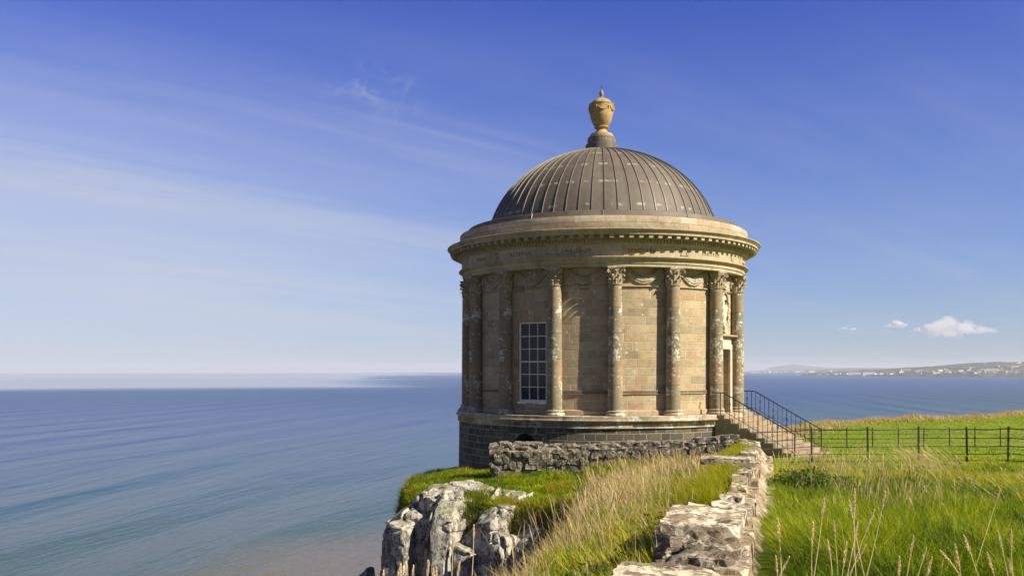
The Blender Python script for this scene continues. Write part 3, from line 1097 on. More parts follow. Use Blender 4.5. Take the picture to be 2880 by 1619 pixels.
for k in range(4):                          # corner volutes
    th = pi / 4 + k * pi / 2
    pts, rad = [], []
    for i in range(22):
        tt = i / 21
        if tt < .45:
            s_ = tt / .45
            rr, zz = .23 + .15 * s_ ** 1.5, 4.98 + .19 * s_ ** .8
            rad.append(.020 + .006 * s_)
        else:
            s_ = (tt - .45) / .55
            an = pi * .5 - s_ * 2 * pi * 1.15
            rv = .058 * (1 - .75 * s_)
            rr, zz = .385 + rv * cos(an), 5.115 + rv * sin(an)
            rad.append(.026 * (1 - .5 * s_))
        pts.append((rr * cos(th), rr * sin(th), zz))
    b.tube(pts, rad, 6)
    th2 = k * pi / 2
    b.tube([(.25 * cos(th2), .25 * sin(th2), 5.02), (.29 * cos(th2), .29 * sin(th2), 5.12), (.335 * cos(th2), .335 * sin(th2), 5.16)], [.02, .03, .04], 6)
# abacus with hollow sides
ab = []
for k in range(4):
    th = pi / 4 + k * pi / 2
    nx_ = th + pi / 2
    p0 = Vector((cos(th), sin(th))) * .46
    p1 = Vector((cos(nx_), sin(nx_))) * .46
    inn = -Vector((cos(th + pi / 4), sin(th + pi / 4)))
    for i in range(8):
        s_ = .04 + .92 * i / 7
        ab.append(p0.lerp(p1, s_) + inn * .065 * sin(pi * s_))
P = [[(p.x * f_, p.y * f_, z) for f_, z in ((.80, 5.20), (.93, 5.21), (.95, 5.24), (1.0, 5.25), (1.0, 5.295), (.2, 5.295))] for p in ab]
b.grid(P, closed=True)
capm = b.mesh('capital', True, 45)
M_ORANGE = plain_mat('orange_lichen', (.62, .27, .015), .9, .1, var=.3)
colproto = link('column', colm, M_COLUMN)
cb = link('column_base', basem, M_PLINTH, colproto)
cc = link('capital', capm, M_CARVE, colproto)
for k in range(16):
    ph = PH0 + 22.5 * (k if k < 8 else k - 16)
    o = colproto if k == 0 else copy_tree(colproto)
    o.parent = temple
    p = pol(ph, RC, -1.665)
    o.location = (p.x, p.y, p.z - ZB)
    o.rotation_euler = (0, 0, ang(ph) + radians(37 * k) * 0 + pi / 2)

# bright orange lichen on one capital
b = MB()
for k in range(14):
    q_ = pol(PH0 - 22.5 + random.uniform(2.2, 3.4), RC + random.uniform(.02, .22), random.uniform(3.30, 3.60))
    b.box(q_, (random.uniform(.03, .08), random.uniform(.03, .07), random.uniform(.04, .10)), Matrix.Rotation(random.uniform(0, 3), 3, 'Z') @ Matrix.Rotation(random.uniform(-.6, .6), 3, 'X'))
tpart('orange_lichen', b, M_ORANGE)

# entablature
b = MB()
b.lathe([(5.2, 3.63), (5.74, 3.63), (5.74, 3.74), (5.755, 3.745), (5.775, 3.75), (5.775, 3.865), (5.79, 3.875), (5.84, 3.90), (5.875, 3.94), (5.915, 3.95), (5.915, 3.985), (5.88, 3.99), (5.8, 3.99)], 192, 5.75)
architrave = tpart('architrave', b, M_TRIM, None, True, 25)
b = MB()
b.lathe([(5.80, 3.985), (5.80, 4.40), (5.7, 4.40)], 192, 5.8)
frieze = tpart('frieze', b, M_TRIM, None, True, 30)
b = MB()
b.lathe([(5.7, 4.392), (5.815, 4.392), (5.84, 4.41), (5.87, 4.425), (5.87, 4.56), (5.90, 4.565), (5.93, 4.58), (5.94, 4.59), (5.94, 4.705), (6.28, 4.705), (6.28, 4.775), (6.295, 4.785), (6.315, 4.81), (6.36, 4.85), (6.385, 4.87), (6.385, 4.905), (6.36, 4.915), (5.80, 5.0)], 240, 6.1)
for k in range(288):                        # dentils
    ph = k * 360 / 288
    b.box(pol(ph, 5.905, 4.50), (.072, .07, .10), Matrix.Rotation(ang(ph) - pi / 2, 3, 'Z'))
for k in range(112):                        # modillions under the corona
    ph = k * 360 / 112
    R_ = Matrix.Rotation(ang(ph) - pi / 2, 3, 'Z')
    b.box(pol(ph, 6.085, 4.645), (.145, .30, .115), R_)
    b.box(pol(ph, 6.11, 4.6945), (.16, .27, .02), R_)
cornice = tpart('cornice', b, M_TRIM, None, True, 30)
b = MB()
b.lathe([(5.84, 4.96), (5.86, 4.99), (5.875, 5.38), (5.855, 5.43), (5.5, 5.445)], 192, 5.85)
attic = tpart('attic_course', b, M_ATTIC, None, True, 35)


# inscription: incised lettering on the frieze, every word a piece
def text_mesh(txt, size):
    cu = bpy.data.curves.new('t', 'FONT')
    cu.body = txt
    cu.size = size
    cu.align_x = 'CENTER'
    cu.extrude = .004
    cu.space_character = 1.35
    ob = bpy.data.objects.new('t', cu)
    COL.objects.link(ob)
    dg = bpy.context.evaluated_depsgraph_get()
    me = bpy.data.meshes.new_from_object(ob.evaluated_get(dg))
    bpy.data.objects.remove(ob)
    bpy.data.curves.remove(cu)
    return me


for txt, phc, zc_, sz in (('TERRA', -52.5, 4.12, .175), ('ALTERIUS', -30.5, 4.13, .175), ('MAGNUM', -8.2, 4.13, .175), ('SPECTARE', 14.2, 4.13, .175),
                          ('LABOREM', 43.5, 4.13, .175), ('VENTIS', 72.5, 4.225, .15), ('TEMPLE', 72.0, 4.045, .14)):
    me = text_mesh(txt, sz)
    co = np.zeros(len(me.vertices) * 3)
    me.vertices.foreach_get('co', co)
    co = co.reshape(-1, 3)
    out = np.array([pol(phc + math.degrees(x / 5.8), 5.803 + z * .6, zc_ + y) for x, y, z in co])
    me.vertices.foreach_set('co', out.ravel())
    me.update()
    me.name = 'inscription_word'
    link('inscription_word', me, M_INSCR, frieze)


def frieze_relief(name, strokes, phc, r=.009):
    b = MB()
    for st_ in strokes:
        b.tube([pol(phc + math.degrees(x / 5.8), 5.806, 4.05 + y) for x, y in st_], r, 5)
    link(name, b.mesh(name, True, 50), M_INSCR, frieze)


frieze_relief('frieze_emblem', [[(-.17, 0), (.17, 0)], [(-.13, .01), (-.12, .12), (-.14, .2)], [(.13, .01), (.12, .12), (.15, .2)], [(-.14, .2), (-.06, .27), (.02, .25), (.1, .27), (.15, .2)]], 30.5)
frieze_relief('frieze_emblem', [[(-.1, .25), (-.07, .12), (-.03, .04), (.06, .0), (.12, -.01)], [(-.02, .24), (.04, .2)]], 57.5)
frieze_relief('frieze_emblem', [[(-.12, .2), (-.05, .25), (.02, .2)], [(-.1, .05), (0, .1), (.1, .03)]], -19.3)
frieze_relief('frieze_emblem', [[(-.12, .18), (0, .26), (.1, .2)], [(-.08, .02), (.06, .06)], [(-.1, .12), (.1, .13)]], -42.0)
frieze_relief('frieze_emblem', [[(-.1, .25), (.0, .12), (.1, .25)], [(.0, .12), (.0, .0)]], 84.0)

# dome: copper rim, dome shell with standing seams
b = MB()
b.lathe([(5.45, 5.42), (5.615, 5.42), (5.615, 5.455), (5.60, 5.46), (5.53, 5.66), (5.50, 5.675), (5.0, 5.70), (4.40, 5.72)], 180, 1.0)
for ph in (62.5, -62, 0.5, -27, 34, 90, 140, 190):
    b.tube([pol(ph, 5.62, 5.44), pol(ph, 5.61, 5.47), pol(ph, 5.54, 5.665)], .018, 5, mi=1)
rim = tpart('dome_rim', b, [M_COPPER, M_SEAM], None, True, 30)
DA, DB_, DZ = 4.76, 4.13, 4.9


def dome_p(t):                              # t 0 (springing) .. 1 (crown)
    e0, e1 = math.asin((5.55 - DZ) / DB_), math.acos(.58 / DA)
    e = e0 + (e1 - e0) * t
    return DA * cos(e), DZ + DB_ * sin(e)


b = MB()
prof = [dome_p(i / 40) for i in range(41)]
b.lathe(prof, 180, 1.0, v0=0)
for k in range(60):
    ph = k * 6.0 + 1.5
    P = []
    for i in range(37):
        r_, z_i = dome_p(i / 36)
        r2, z2 = dome_p(min(1, i / 36 + .01))
        r1, z1 = dome_p(max(0, i / 36 - .01))
        tx, tz = r2 - r1, z2 - z1
        ln = hypot(tx, tz)
        nx_, nz_ = tz / ln, -tx / ln
        hh = .032
        dphi = math.degrees(.010 / max(r_, .5))
        P.append([pol(ph - dphi, r_ + nx_ * .0, z_i), pol(ph - dphi, r_ + nx_ * hh, z_i + nz_ * hh), pol(ph + dphi, r_ + nx_ * hh, z_i + nz_ * hh), pol(ph + dphi, r_, z_i)])
    b.grid(P, mi=1)
dome = tpart('dome', b, [M_COPPER, M_SEAM], None, True, 35)

# lantern drum and urn
b = MB()
b.lathe([(.70, 8.98), (.67, 9.02), (.665, 9.28), (.62, 9.30), (.585, 9.31), (.58, 9.55), (.56, 9.58), (.3, 9.585)], 64, 1.0)
tpart('dome_pedestal', b, M_COPPER, None, True, 30)
b = MB()
urn_prof = [(.2, 9.57), (.50, 9.57), (.50, 9.66), (.48, 9.685), (.45, 9.69), (.44, 9.745), (.32, 9.765), (.28, 9.80), (.235, 9.86), (.205, 9.925), (.20, 9.96), (.26, 9.985), (.30, 10.01), (.30, 10.035), (.265, 10.055), (.285, 10.09),
            (.345, 10.16), (.40, 10.27), (.445, 10.40), (.478, 10.54), (.50, 10.68), (.508, 10.80), (.502, 10.90), (.51, 10.925), (.525, 10.945), (.525, 10.975), (.49, 10.985), (.44, 10.99)]
b.lathe(urn_prof, 64, .5)
for k in range(6):                          # swags and rings round the bowl
    th0, th1 = 2 * pi * k / 6, 2 * pi * (k + 1) / 6
    pts = []
    for i in range(11):
        s_ = i / 10
        th = th0 + (th1 - th0) * s_
        z = 10.88 - .20 * sin(pi * s_)
        pts.append((.515 * cos(th), .515 * sin(th), z))
    b.tube(pts, [.012 + .018 * sin(pi * i / 10) for i in range(11)], 6)
    b.tube([(.50 * cos(th0), .50 * sin(th0), 10.90), (.525 * cos(th0), .525 * sin(th0), 10.80), (.50 * cos(th0), .50 * sin(th0), 10.66)], [.02, .03, .012], 6)
urn = tpart('urn', b, M_URN, None, True, 38)
b = MB()
b.lathe([(.44, 10.985), (.425, 11.02), (.39, 11.08), (.33, 11.14), (.24, 11.195), (.16, 11.225), (.12, 11.24), (.06, 11.25)], 48, .4)
tpart('urn_lid', b, M_URN, urn, True, 45)
b = MB()
b.lathe([(.10, 11.24), (.10, 11.262), (.06, 11.285), (.055, 11.31), (.075, 11.34), (.098, 11.40), (.094, 11.46), (.068, 11.53), (.035, 11.585), (.012, 11.61), (.0, 11.615)], 24, .1)
tpart('urn_finial', b, plain_mat('mossy_finial', (.23, .23, .14), .9, .2), urn, True, 45)
b = MB()
b.tube([(0, 0, 11.6), (0, 0, 11.80)], .009, 5)
b.tube([(-.05, 0, 11.70), (.0, 0, 11.73), (.05, 0, 11.70)], .007, 5)
tpart('urn_spike', b, M_IRON, urn)

# windows: frame, glazing bars, panes, sill, flat lintel
def build_window(phc):
    hw, z0, z1 = WIN[1], WIN[2], WIN[3]

    def q(x, off, z):
        a_ = ang(phc)
        n_ = Vector((cos(a_), sin(a_), 0))
        tt = Vector((-sin(a_), cos(a_), 0))
        # tangent positive = increasing phi
        return n_ * (RW * cos(hw / RW) - .11 + off) + tt * x + Vector((0, 0, z))
    b = MB()

    def bar(x0, x1, za, zb_, o0, o1):
        P = [q(x, o, z) for z in (za, zb_) for o in (o0, o1) for x in (x0, x1)]
        for f in ((0, 2, 3, 1), (4, 5, 7, 6), (0, 1, 5, 4), (2, 6, 7, 3), (0, 4, 6, 2), (1, 3, 7, 5)):
            b.quad([P[i] for i in f])
    bar(-hw, -hw + .075, z0 + .12, z1 - .06, -.05, .03)
    bar(hw - .075, hw, z0 + .12, z1 - .06, -.05, .03)
    bar(-hw, hw, z1 - .06, z1, -.05, .03)
    bar(-hw, hw, z0 + .05, z0 + .12, -.05, .03)
    fr = tpart('window_frame', b, M_PAINT, None, False)
    b = MB()
    gx = [-hw + .075 + (2 * hw - .15) * k / 3 for k in (1, 2)]
    zz0, zz1 = z0 + .12, z1 - .06
    for k in range(1, 6):
        z = zz0 + (zz1 - zz0) * k / 6
        t_ = .022 if k == 3 else .013
        bar(-hw + .075, hw - .075, z - t_, z + t_, -.03, .016 if k == 3 else .010)
    for x in gx:
        bar(x - .013, x + .013, zz0, zz1, -.03, .006)
    me = b.mesh('glazing_bars', False)
    link('glazing_bars', me, M_PAINT, fr)
    b = MB()
    b.quad([q(-hw + .06, -.02, zz0), q(hw - .06, -.02, zz0), q(hw - .06, -.02, zz1), q(-hw + .06, -.02, zz1)])
    link('pane', b.mesh('pane', False), M_GLASS, fr)
    b = MB()
    bar(-hw - .02, hw + .02, z0 - .03, z0 + .05, -.06, .14)
    link('sill', b.mesh('sill', False), M_PAINT, fr)
    # flat arch of wedge stones, 3 mm proud
    b = MB()
    for k in range(5):
        xa, xb = -hw * 1.1 + hw * 2.2 * k / 5 + .008, -hw * 1.1 + hw * 2.2 * (k + 1) / 5 - .008
        f_ = 1.16

        def w_(x, z, o):
            return pol(phc + math.degrees(x / RW), RW + o, z)
        P = [w_(xa, 1.745, .012), w_(xb, 1.745, .012), w_(xb * f_, 2.19, .012), w_(xa * f_, 2.19, .012)]
        Q = [w_(xa, 1.745, -.03), w_(xb, 1.745, -.03), w_(xb * f_, 2.19, -.03), w_(xa * f_, 2.19, -.03)]
        b.quad(P, [(k * 7.3 + .1, 10.1), (k * 7.3 + .35, 10.1), (k * 7.3 + .35, 10.3), (k * 7.3 + .1, 10.3)])
        for i in range(4):
            b.quad([P[i], P[(i + 1) % 4], Q[(i + 1) % 4], Q[i]][::-1], [(k * 7.3 + .1, 10.1)] * 4)
    tpart('window_lintel', b, M_WALL, None, False)
    b = MB()
    for s_ in (-1, 1):                     # slim raised edge of the window panel
        P = []
        x = s_ * (hw + .24)
        b.tube([pol(phc + math.degrees(x / RW), RW + .005, -1.44), pol(phc + math.degrees(x / RW), RW + .005, 2.92)], .022, 5)
    tpart('window_architrave', b, M_WALL)


for k in range(3):
    build_window(WIN_PH - 90 * k)


# doorway: stone surround, hood, panelled door; crest above
def dq(x, off, z):
    a_ = ang(DOOR_PH)
    n_ = Vector((cos(a_), sin(a_), 0))
    tt = Vector((-sin(a_), cos(a_), 0))
    return n_ * (RW + off) + tt * x + Vector((0, 0, z))


def dbar(b, x0, x1, za, zb_, o0, o1, mi=0):
    P = [dq(x, o, z) for z in (za, zb_) for o in (o0, o1) for x in (x0, x1)]
    for f in ((0, 2, 3, 1), (4, 5, 7, 6), (0, 1, 5, 4), (2, 6, 7, 3), (0, 4, 6, 2), (1, 3, 7, 5)):
        b.quad([P[i] for i in f], [(P[i].x + 30, P[i].z + 10) for i in f], mi)


b = MB()
dbar(b, -.68, -.50, -1.66, .77, -.06, .065)
dbar(b, .50, .68, -1.66, .77, -.06, .065)
dbar(b, -.68, .68, .772, .95, -.06, .065)
dbar(b, -.62, .62, .952, 1.20, -.06, .045)
surround = tpart('door_surround', b, M_CREST, None, False)
b = MB()
dbar(b, -.80, .80, 1.202, 1.25, -.06, .15)
dbar(b, -.86, .86, 1.252, 1.31, -.06, .22)
tpart('door_hood', b, M_TRIM, surround, False)
b = MB()
dbar(b, -.50, .50, -1.66, .77, -.44, -.36)
for xa, xb in ((-.42, -.05), (.05, .42)):
    for za, zb_ in ((-1.5, -.8), (-.7, .05), (.15, .65)):
        dbar(b, xa, xb, za, zb_, -.362, -.345)
door = tpart('door', b, M_DOOR, None, False)
b = MB()
b.tube([dq(-.44, -.30, -.55), dq(-.40, -.29, -.55)], .03, 8)
b.tube([dq(-.44, -.36, -.55), dq(-.44, -.29, -.55)], .012, 6)
link('door_handle', b.mesh('door_handle'), M_PAINT, door)
# oval niche frame and pale crest
b = MB()
pts = [dq(.40 * cos(2 * pi * k / 40), .02, 2.28 + .66 * sin(2 * pi * k / 40)) for k in range(41)]
b.tube(pts, .045, 7)
crest = tpart('crest_frame', b, M_TRIM)
b = MB()
P = []
for k in range(28):
    th = 2 * pi * k / 28
    P.append([dq(.30 * f_ * cos(th) * (1 - .22 * max(0, -sin(th))), .015 + .09 * (1 - f_ ** 2), 2.30 + .50 * f_ * sin(th)) for f_ in (1.0, .96, .85, .6, .3, .02)])
b.grid(P, closed=True, flip=True)
for s_ in (-1, 1):
    for j in range(4):
        zz = 2.62 - .26 * j
        b.tube([dq(s_ * (.27 + .03 * sin(j * 2)), .05, zz), dq(s_ * (.37 - .03 * j), .08, zz - .08), dq(s_ * (.30 - .02 * j), .06, zz - .2)], [.03, .05, .02], 6)
pts = []
for i in range(30):
    an = 2 * pi * i / 14
    rr = .20 - .0055 * i
    pts.append(dq(.02 + rr * cos(an) * .8, .05, 1.66 + rr * sin(an)))
b.tube(pts, .028, 6)
b.tube([dq(-.15, .04, 1.48), dq(0, .06, 1.42), dq(.17, .04, 1.5)], .03, 6)
link('crest', b.mesh('crest', True, 50), M_CREST, crest)
b = MB()
for s_ in (-1, 1):
    for j in range(2):
        dbar(b, s_ * .075 - .032, s_ * .075 - .012, 2.48, 2.62, .07, .105)
        dbar(b, s_ * .075 + .012, s_ * .075 + .032, 2.48, 2.62, .07, .105)
    dbar(b, s_ * .075 - .05, s_ * .075 + .05, 2.625, 2.645, .07, .10)
    dbar(b, s_ * .075 - .05, s_ * .075 + .05, 2.455, 2.475, .07, .10)
link('crest_charge', b.mesh('crest_charge', False), M_INSCR, crest)

# ------------------------------------------------------------------ staircase and railings
stair = empty('stone_staircase', tuple(Vector((CX, CY, 0)) + pol(DOOR_PH, 5.9, -3.3)), ang(DOOR_PH) + pi / 2)
tag(stair, 'worn sandstone staircase descending from the temple door to the lawn', 'staircase')
# local: -Y outward (down), X = along the step (increasing phi is -X?)
N_ST, RISE, TREAD = 9, .162, .315
for k in range(N_ST):
    b = MB()
    top = -1.80 - RISE * k + 3.3
    y0 = -.04 - TREAD * k
    hw = 1.80
    M_ = Matrix.Rotation(random.uniform(-.006, .006), 3, 'Z')
    b.box((random.uniform(-.015, .015), y0 - TREAD / 2 - .02, top - .35), (2 * hw, TREAD + .04 - .003 * k, .70), M_)
    me = b.mesh('step', False)
    bm = bmesh.new()
    bm.from_mesh(me)
    bmesh.ops.bevel(bm, geom=[e for e in bm.edges], offset=.018, segments=2, affect='EDGES')
    bm.to_mesh(me)
    bm.free()
    link('step', me, M_STEP, stair)
b = MB()
b.box((0, .22, -1.665 + 3.3 - .40), (3.4, .56, .79))
b.box((0, .15, .35), (3.3, .6, .9))
link('landing', b.mesh('landing', False), M_STEP, stair)
BOT = -1.80 - RISE * (N_ST - 1)


def build_railing(sx, label):
    r = empty('stair_railing', stair.location, stair.rotation_euler.z)
    tag(r, label, 'railing', 'iron railings of the temple stairs')
    x = sx * 1.62
    ytop, ybot = -.05, -.12 - TREAD * (N_ST - 1)
    ztop, zbot = -1.665 + .80 + 3.3, BOT + .82 + 3.3
    slope = (zbot - ztop) / (ybot - ytop)

    def rail_z(y):
        return ztop if y > ytop else ztop + slope * (y - ytop)
    b = MB()
    b.tube([(x, .40, ztop), (x, ytop, ztop), (x, ybot, zbot)], .022, 6)
    b.tube([(x, .40, ztop - .66), (x, ytop, ztop - .66), (x, ybot, zbot - .66)], .010, 5)
    link('handrail', b.mesh('handrail', True, 60), M_IRON, r)
    b = MB()
    b.tube([(x, ybot, BOT - .12 + 3.3), (x, ybot, zbot + .01)], .024, 6)
    link('newel', b.mesh('newel'), M_IRON, r)
    n = 17
    for k in range(n):
        y = .34 + (ybot - .34) * (k + .5) / n
        zt = rail_z(y)
        step_i = max(0, min(N_ST - 1, int((-y - .04) / TREAD)))
        zb_ = (-1.80 - RISE * step_i + 3.3) if y < -.04 else -1.665 + 3.3
        b = MB()
        th = .016 if k % 4 == 1 else .010
        b.tube([(x, y, zb_ - .02), (x, y, zt)], th, 5)
        if k % 3 == 0:                     # twisted scroll baluster
            for zc_ in (.28, .52):
                pts = [(x, y + .045 * cos(2 * pi * i / 10), zb_ + zc_ + .055 * sin(2 * pi * i / 10)) for i in range(11)]
                b.tube(pts, .007, 5)
        link('baluster', b.mesh('baluster', True, 60), M_IRON, r)
    return r


build_railing(1, 'black iron stair railing on the left side of the steps, nearer the boundary wall')
build_railing(-1, 'black iron stair railing on the far right side of the steps, against the sea')


# ------------------------------------------------------------------ estate fences
def build_fence(posts, label, hgt=1.15, thick=.022, railr=.011, lean=None):
    root = empty('iron_fence', (posts[0][0], posts[0][1], zat(*posts[0])))
    tag(root, label, 'fence', 'iron estate fences on the lawn')
    o_ = Vector(root.location)
    P = [Vector((x, y, zat(x, y))) for x, y in posts]
    for k, p in enumerate(P):
        b = MB()
        q = p - o_
        lx = random.uniform(-.02, .02)
        R_ = Matrix.Rotation(lx, 3, 'Y')
        b.box(q + Vector((0, 0, hgt / 2 - .15)), (thick * 2, thick * 1.3, hgt + .3), R_)
        link('post', b.mesh('post', False), M_IRON, root)
    for f_ in (.93, .68, .45, .24, .05):
        b = MB()
        pts = []
        for k in range(len(P) - 1):
            for i in range(4):
                s_ = i / 4
                q = P[k].lerp(P[k + 1], s_) - o_ + Vector((0, 0, hgt * f_ - .014 * sin(pi * s_) + .012 * mnoise.noise(Vector((k * 3.1 + s_, f_ * 9, 1)))))
                pts.append(q)
        pts.append(P[-1] - o_ + Vector((0, 0, hgt * f_)))
        b.tube(pts, railr * (1.35 if f_ > .9 else 1.0), 5)
        link('rail', b.mesh('rail', True, 60), M_IRON, root)


NEARF = [(7.55, 29.4), (9.62, 29.6), (11.36, 29.45), (13.05, 29.6), (14.55, 29.5), (15.55, 28.9), (16.4, 28.1), (17.2, 27.2)]
build_fence(NEARF, 'black iron estate fence crossing in front of the lawn, nearer of two', 1.13, .026, .013)
FARF = [(18.5 + 1.56 * k, 55.2 + .05 * k + (.03 * max(0, k - 6)) ** 2) for k in range(-1, 14)]
build_fence(FARF, 'black iron estate fence along the middle of the lawn, farther of two', 1.18, .028, .014)

# ------------------------------------------------------------------ boundary wall (runs away from the camera) and cross wall
WD = Vector((.2746, 1, 0)).normalized()
WN = Vector((WD.y, -WD.x, 0))               # to the right


def wall_pt(y, lat, z):
    """lat metres to the right of the wall's left edge, y distance along"""
    return Vector((-.80 + .2746 * y, y, z)) + Vector((lat, 0, 0))


def wall_top(y):
    return -.93 - .0445 * y


def rough_wall(name, A, B, width, topf, botf, seed, mats, parent, amp=.05, res=.09, batter=0.0):
    """rubble masonry body between A and B (left edge line), width to the right"""
    A, B = Vector(A), Vector(B)
    L = (B - A).length
    d = (B - A).normalized()
    nr = Vector((d.y, -d.x, 0))
    nl = int(L / res)
    prof = []
    b = MB()
    P = []
    for i in range(nl + 1):
        s_ = L * i / nl
        base = A + d * s_
        zt, zb_ = topf(s_ / L), botf(s_ / L)
        row = []
        nz = 11
        for j in range(nz + 1):            # left face up
            row.append((base, 0.0, zb_ + (zt - zb_) * j / nz, -1, 0))
        nw = 6
        for j in range(1, nw):
            row.append((base, width * j / nw, zt, 0, 1))
        for j in range(nz + 1):
            row.append((base, width + batter * (zt - zb_) * j / nz, zt + (zb_ - zt) * j / nz, 1, 0))
        out = []
        for bs, lat, z, nx_, nz_ in row:
            p = bs + nr * lat + Vector((0, 0, z - bs.z))
            s3 = Vector((p.x * 3.0, p.y * 3.0, p.z * 4.2)) + Vector((seed, seed * 2, 0))
            vd = mnoise.voronoi(s3)[0]
            st_ = min(.5, vd[1] - vd[0])
            dsp = amp * (st_ * 1.6 + mnoise.noise(s3 * .5) * .9 + mnoise.noise(s3 * 2.4) * .35)
            p = p + nr * nx_ * dsp + Vector((0, 0, nz_ * dsp * 1.3))
            out.append(p)
        P.append(out)
    b.grid(P, flip=True)
    b.quad(P[0])
    b.quad(P[-1][::-1])
    me = b.mesh(name, True, 38, merge=False)
    return link(name, me, mats, parent)


bwall = empty('boundary_wall', (0, 4, zat(.6, 4)))
tag(bwall, 'long weathered boundary wall with lichen covered coping slabs leading to the temple steps', 'stone wall')
wo_ = Vector(bwall.location)


def wl(p):
    return p - wo_


o = rough_wall('wall_body', wall_pt(1.5, .05, 0), wall_pt(28.9, .05, 0), .50, lambda s: wall_top(1.5 + 27.4 * s) - .20, lambda s: wall_top(1.5 + 27.4 * s) - 1.3, 4.0, [M_COPE_DARK, M_FLAKY], bwall, .05, .075, .85)
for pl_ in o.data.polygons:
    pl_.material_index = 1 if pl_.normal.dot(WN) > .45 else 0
o.location = -wo_


def coping(y0, y1, lat0, lat1, ztop, thick, seed, mat, tilt=(0, 0), amp=.035, label=None, power=9.0, fine=.012, facet=.5):
    """a slab or block on top of the wall, built in the wall's own frame"""
    L = (y1 - y0) * 1.037
    me = stone_mesh('coping_stone', ((lat1 - lat0), L, thick), seed, 10, .12 if power > 11 else .26, .045 if y0 < 9 else .07, fine * .8, amp * .8)
    ym = (y0 + y1) / 2
    o = link('coping_stone', me, mat, bwall)
    p = wall_pt(ym, (lat0 + lat1) / 2, ztop - thick / 2)
    o.location = wl(p)
    o.rotation_euler = (tilt[0] - .0445, tilt[1], -atan2(.2746, 1) + random.uniform(-.03, .03))
    if label:
        o['label'] = label
    return o


coping(3.7, 5.45, -.02, .58, -1.115, .24, 3, M_COPE, (0, .03), .022, 'broad bleached slab nearest the camera', facet=.3, power=14, fine=.022)
coping(5.3, 6.35, .06, .58, -1.30, .30, 12, M_COPE_DARK, (.03, .08), .07, 'dark pitted mortar lump', fine=.05, power=6)
coping(6.1, 7.0, .16, .60, -1.29, .28, 13, M_COPE_DARK, (-.03, .04), .06, fine=.05, power=6)
coping(6.8, 7.7, .05, .56, -1.36, .26, 33, M_COPE_DARK, (.02, -.03), .07, fine=.04, power=6)
coping(7.45, 8.75, -.08, .58, -1.29, .30, 14, M_COPE, (.01, .03), .035, 'square edged grey slab with a dark end', facet=.3, power=14, fine=.02)
coping(16.3, 17.3, -.35, .50, -1.60, .12, 20, M_COPE, (0, .0), .03, 'wide flat slab reaching out over the grass', power=12)
coping(9.1, 9.5, .0, .28, -1.40, .16, 25, M_COPE, (.1, .2), .05, power=4)
rc = random.Random(5)
yy = 8.7
while yy < 29.0:
    L_ = rc.uniform(.6, 1.25) * (1 + (yy - 8) * .02)
    l0 = rc.uniform(.20, .36) - (.22 if 23 < yy < 29 else 0)
    coping(yy, yy + L_ * .93, l0, rc.uniform(.55, .62), wall_top(yy + L_ / 2) - rc.uniform(-.03, .10), rc.uniform(.16, .26), int(yy * 10), M_COPE if rc.random() < .75 else M_COPE_DARK,
           (rc.uniform(-.08, .08), rc.uniform(-.08, .10)), rc.uniform(.03, .055), power=rc.choice([7, 10, 13]), fine=.03, facet=.6)
    yy += L_

# stones showing in the sunlit right face of the boundary wall
for k in range(46):
    y = 4.6 + 24 * (k / 46) ** 1.25
    for j in range(2):
        yy = y + random.uniform(-.15, .15)
        ln = random.uniform(.22, .5)
        hh = random.uniform(.16, .30)
        zt = wall_top(yy) - .22 - j * .34 - random.uniform(0, .06)
        me = stone_mesh('face_stone', (.22, ln, hh), 40 + k * 2 + j, 9, .26, .07, .012, .02)
        o = link('face_stone', me, M_FLAKY, bwall)
        o.location = wl(wall_pt(yy, .53 + .85 * (wall_top(yy) - .2 - zt) + random.uniform(-.02, .02), zt))
        o.rotation_euler = (0, 0, -atan2(.2746, 1))

xwall = empty('rubble_wall', (3.0, 29.4, zat(3, 29.4)))
tag(xwall, 'low grey rubble wall with uneven top crossing in front of the temple base', 'stone wall')
A_, B_ = (-.72, 30.15, 0), (7.0, 28.75, 0)
xt = [(-.0, -2.66), (.04, -2.58), (.12, -2.54), (.22, -2.60), (.4, -2.58), (.6, -2.50), (.8, -2.38), (1.0, -2.24)]
o = rough_wall('wall_body', B_, A_, .62, lambda s: float(np.interp(1 - s, [q[0] for q in xt], [q[1] for q in xt])) + .05 * mnoise.noise(Vector((s * 22, 0, 3))), lambda s: -3.9 + .6 * (1 - s), 9.0, M_RUBBLE, xwall, .11, .07)
o.location = -Vector(xwall.location)
for k in range(26):
    s_ = (k + .5) / 26
    p = Vector(A_).lerp(Vector(B_), s_)
    z = float(np.interp(s_, [q[0] for q in xt], [q[1] for q in xt]))
    ln = random.uniform(.2, .34)
    me = stone_mesh('top_stone', (ln * 2, .52, .24), 140 + k, 9, .30, .08, .015, .03)
    o = link('top_stone', me, M_RUBBLE, xwall)
    o.location = p + Vector((.05, .3 + random.uniform(-.06, .06), z + .03 + random.uniform(-.05, .04))) - Vector(xwall.location)
    o.rotation_euler = (random.uniform(-.1, .1), random.uniform(-.1, .1), -.18 + random.uniform(-.3, .3))


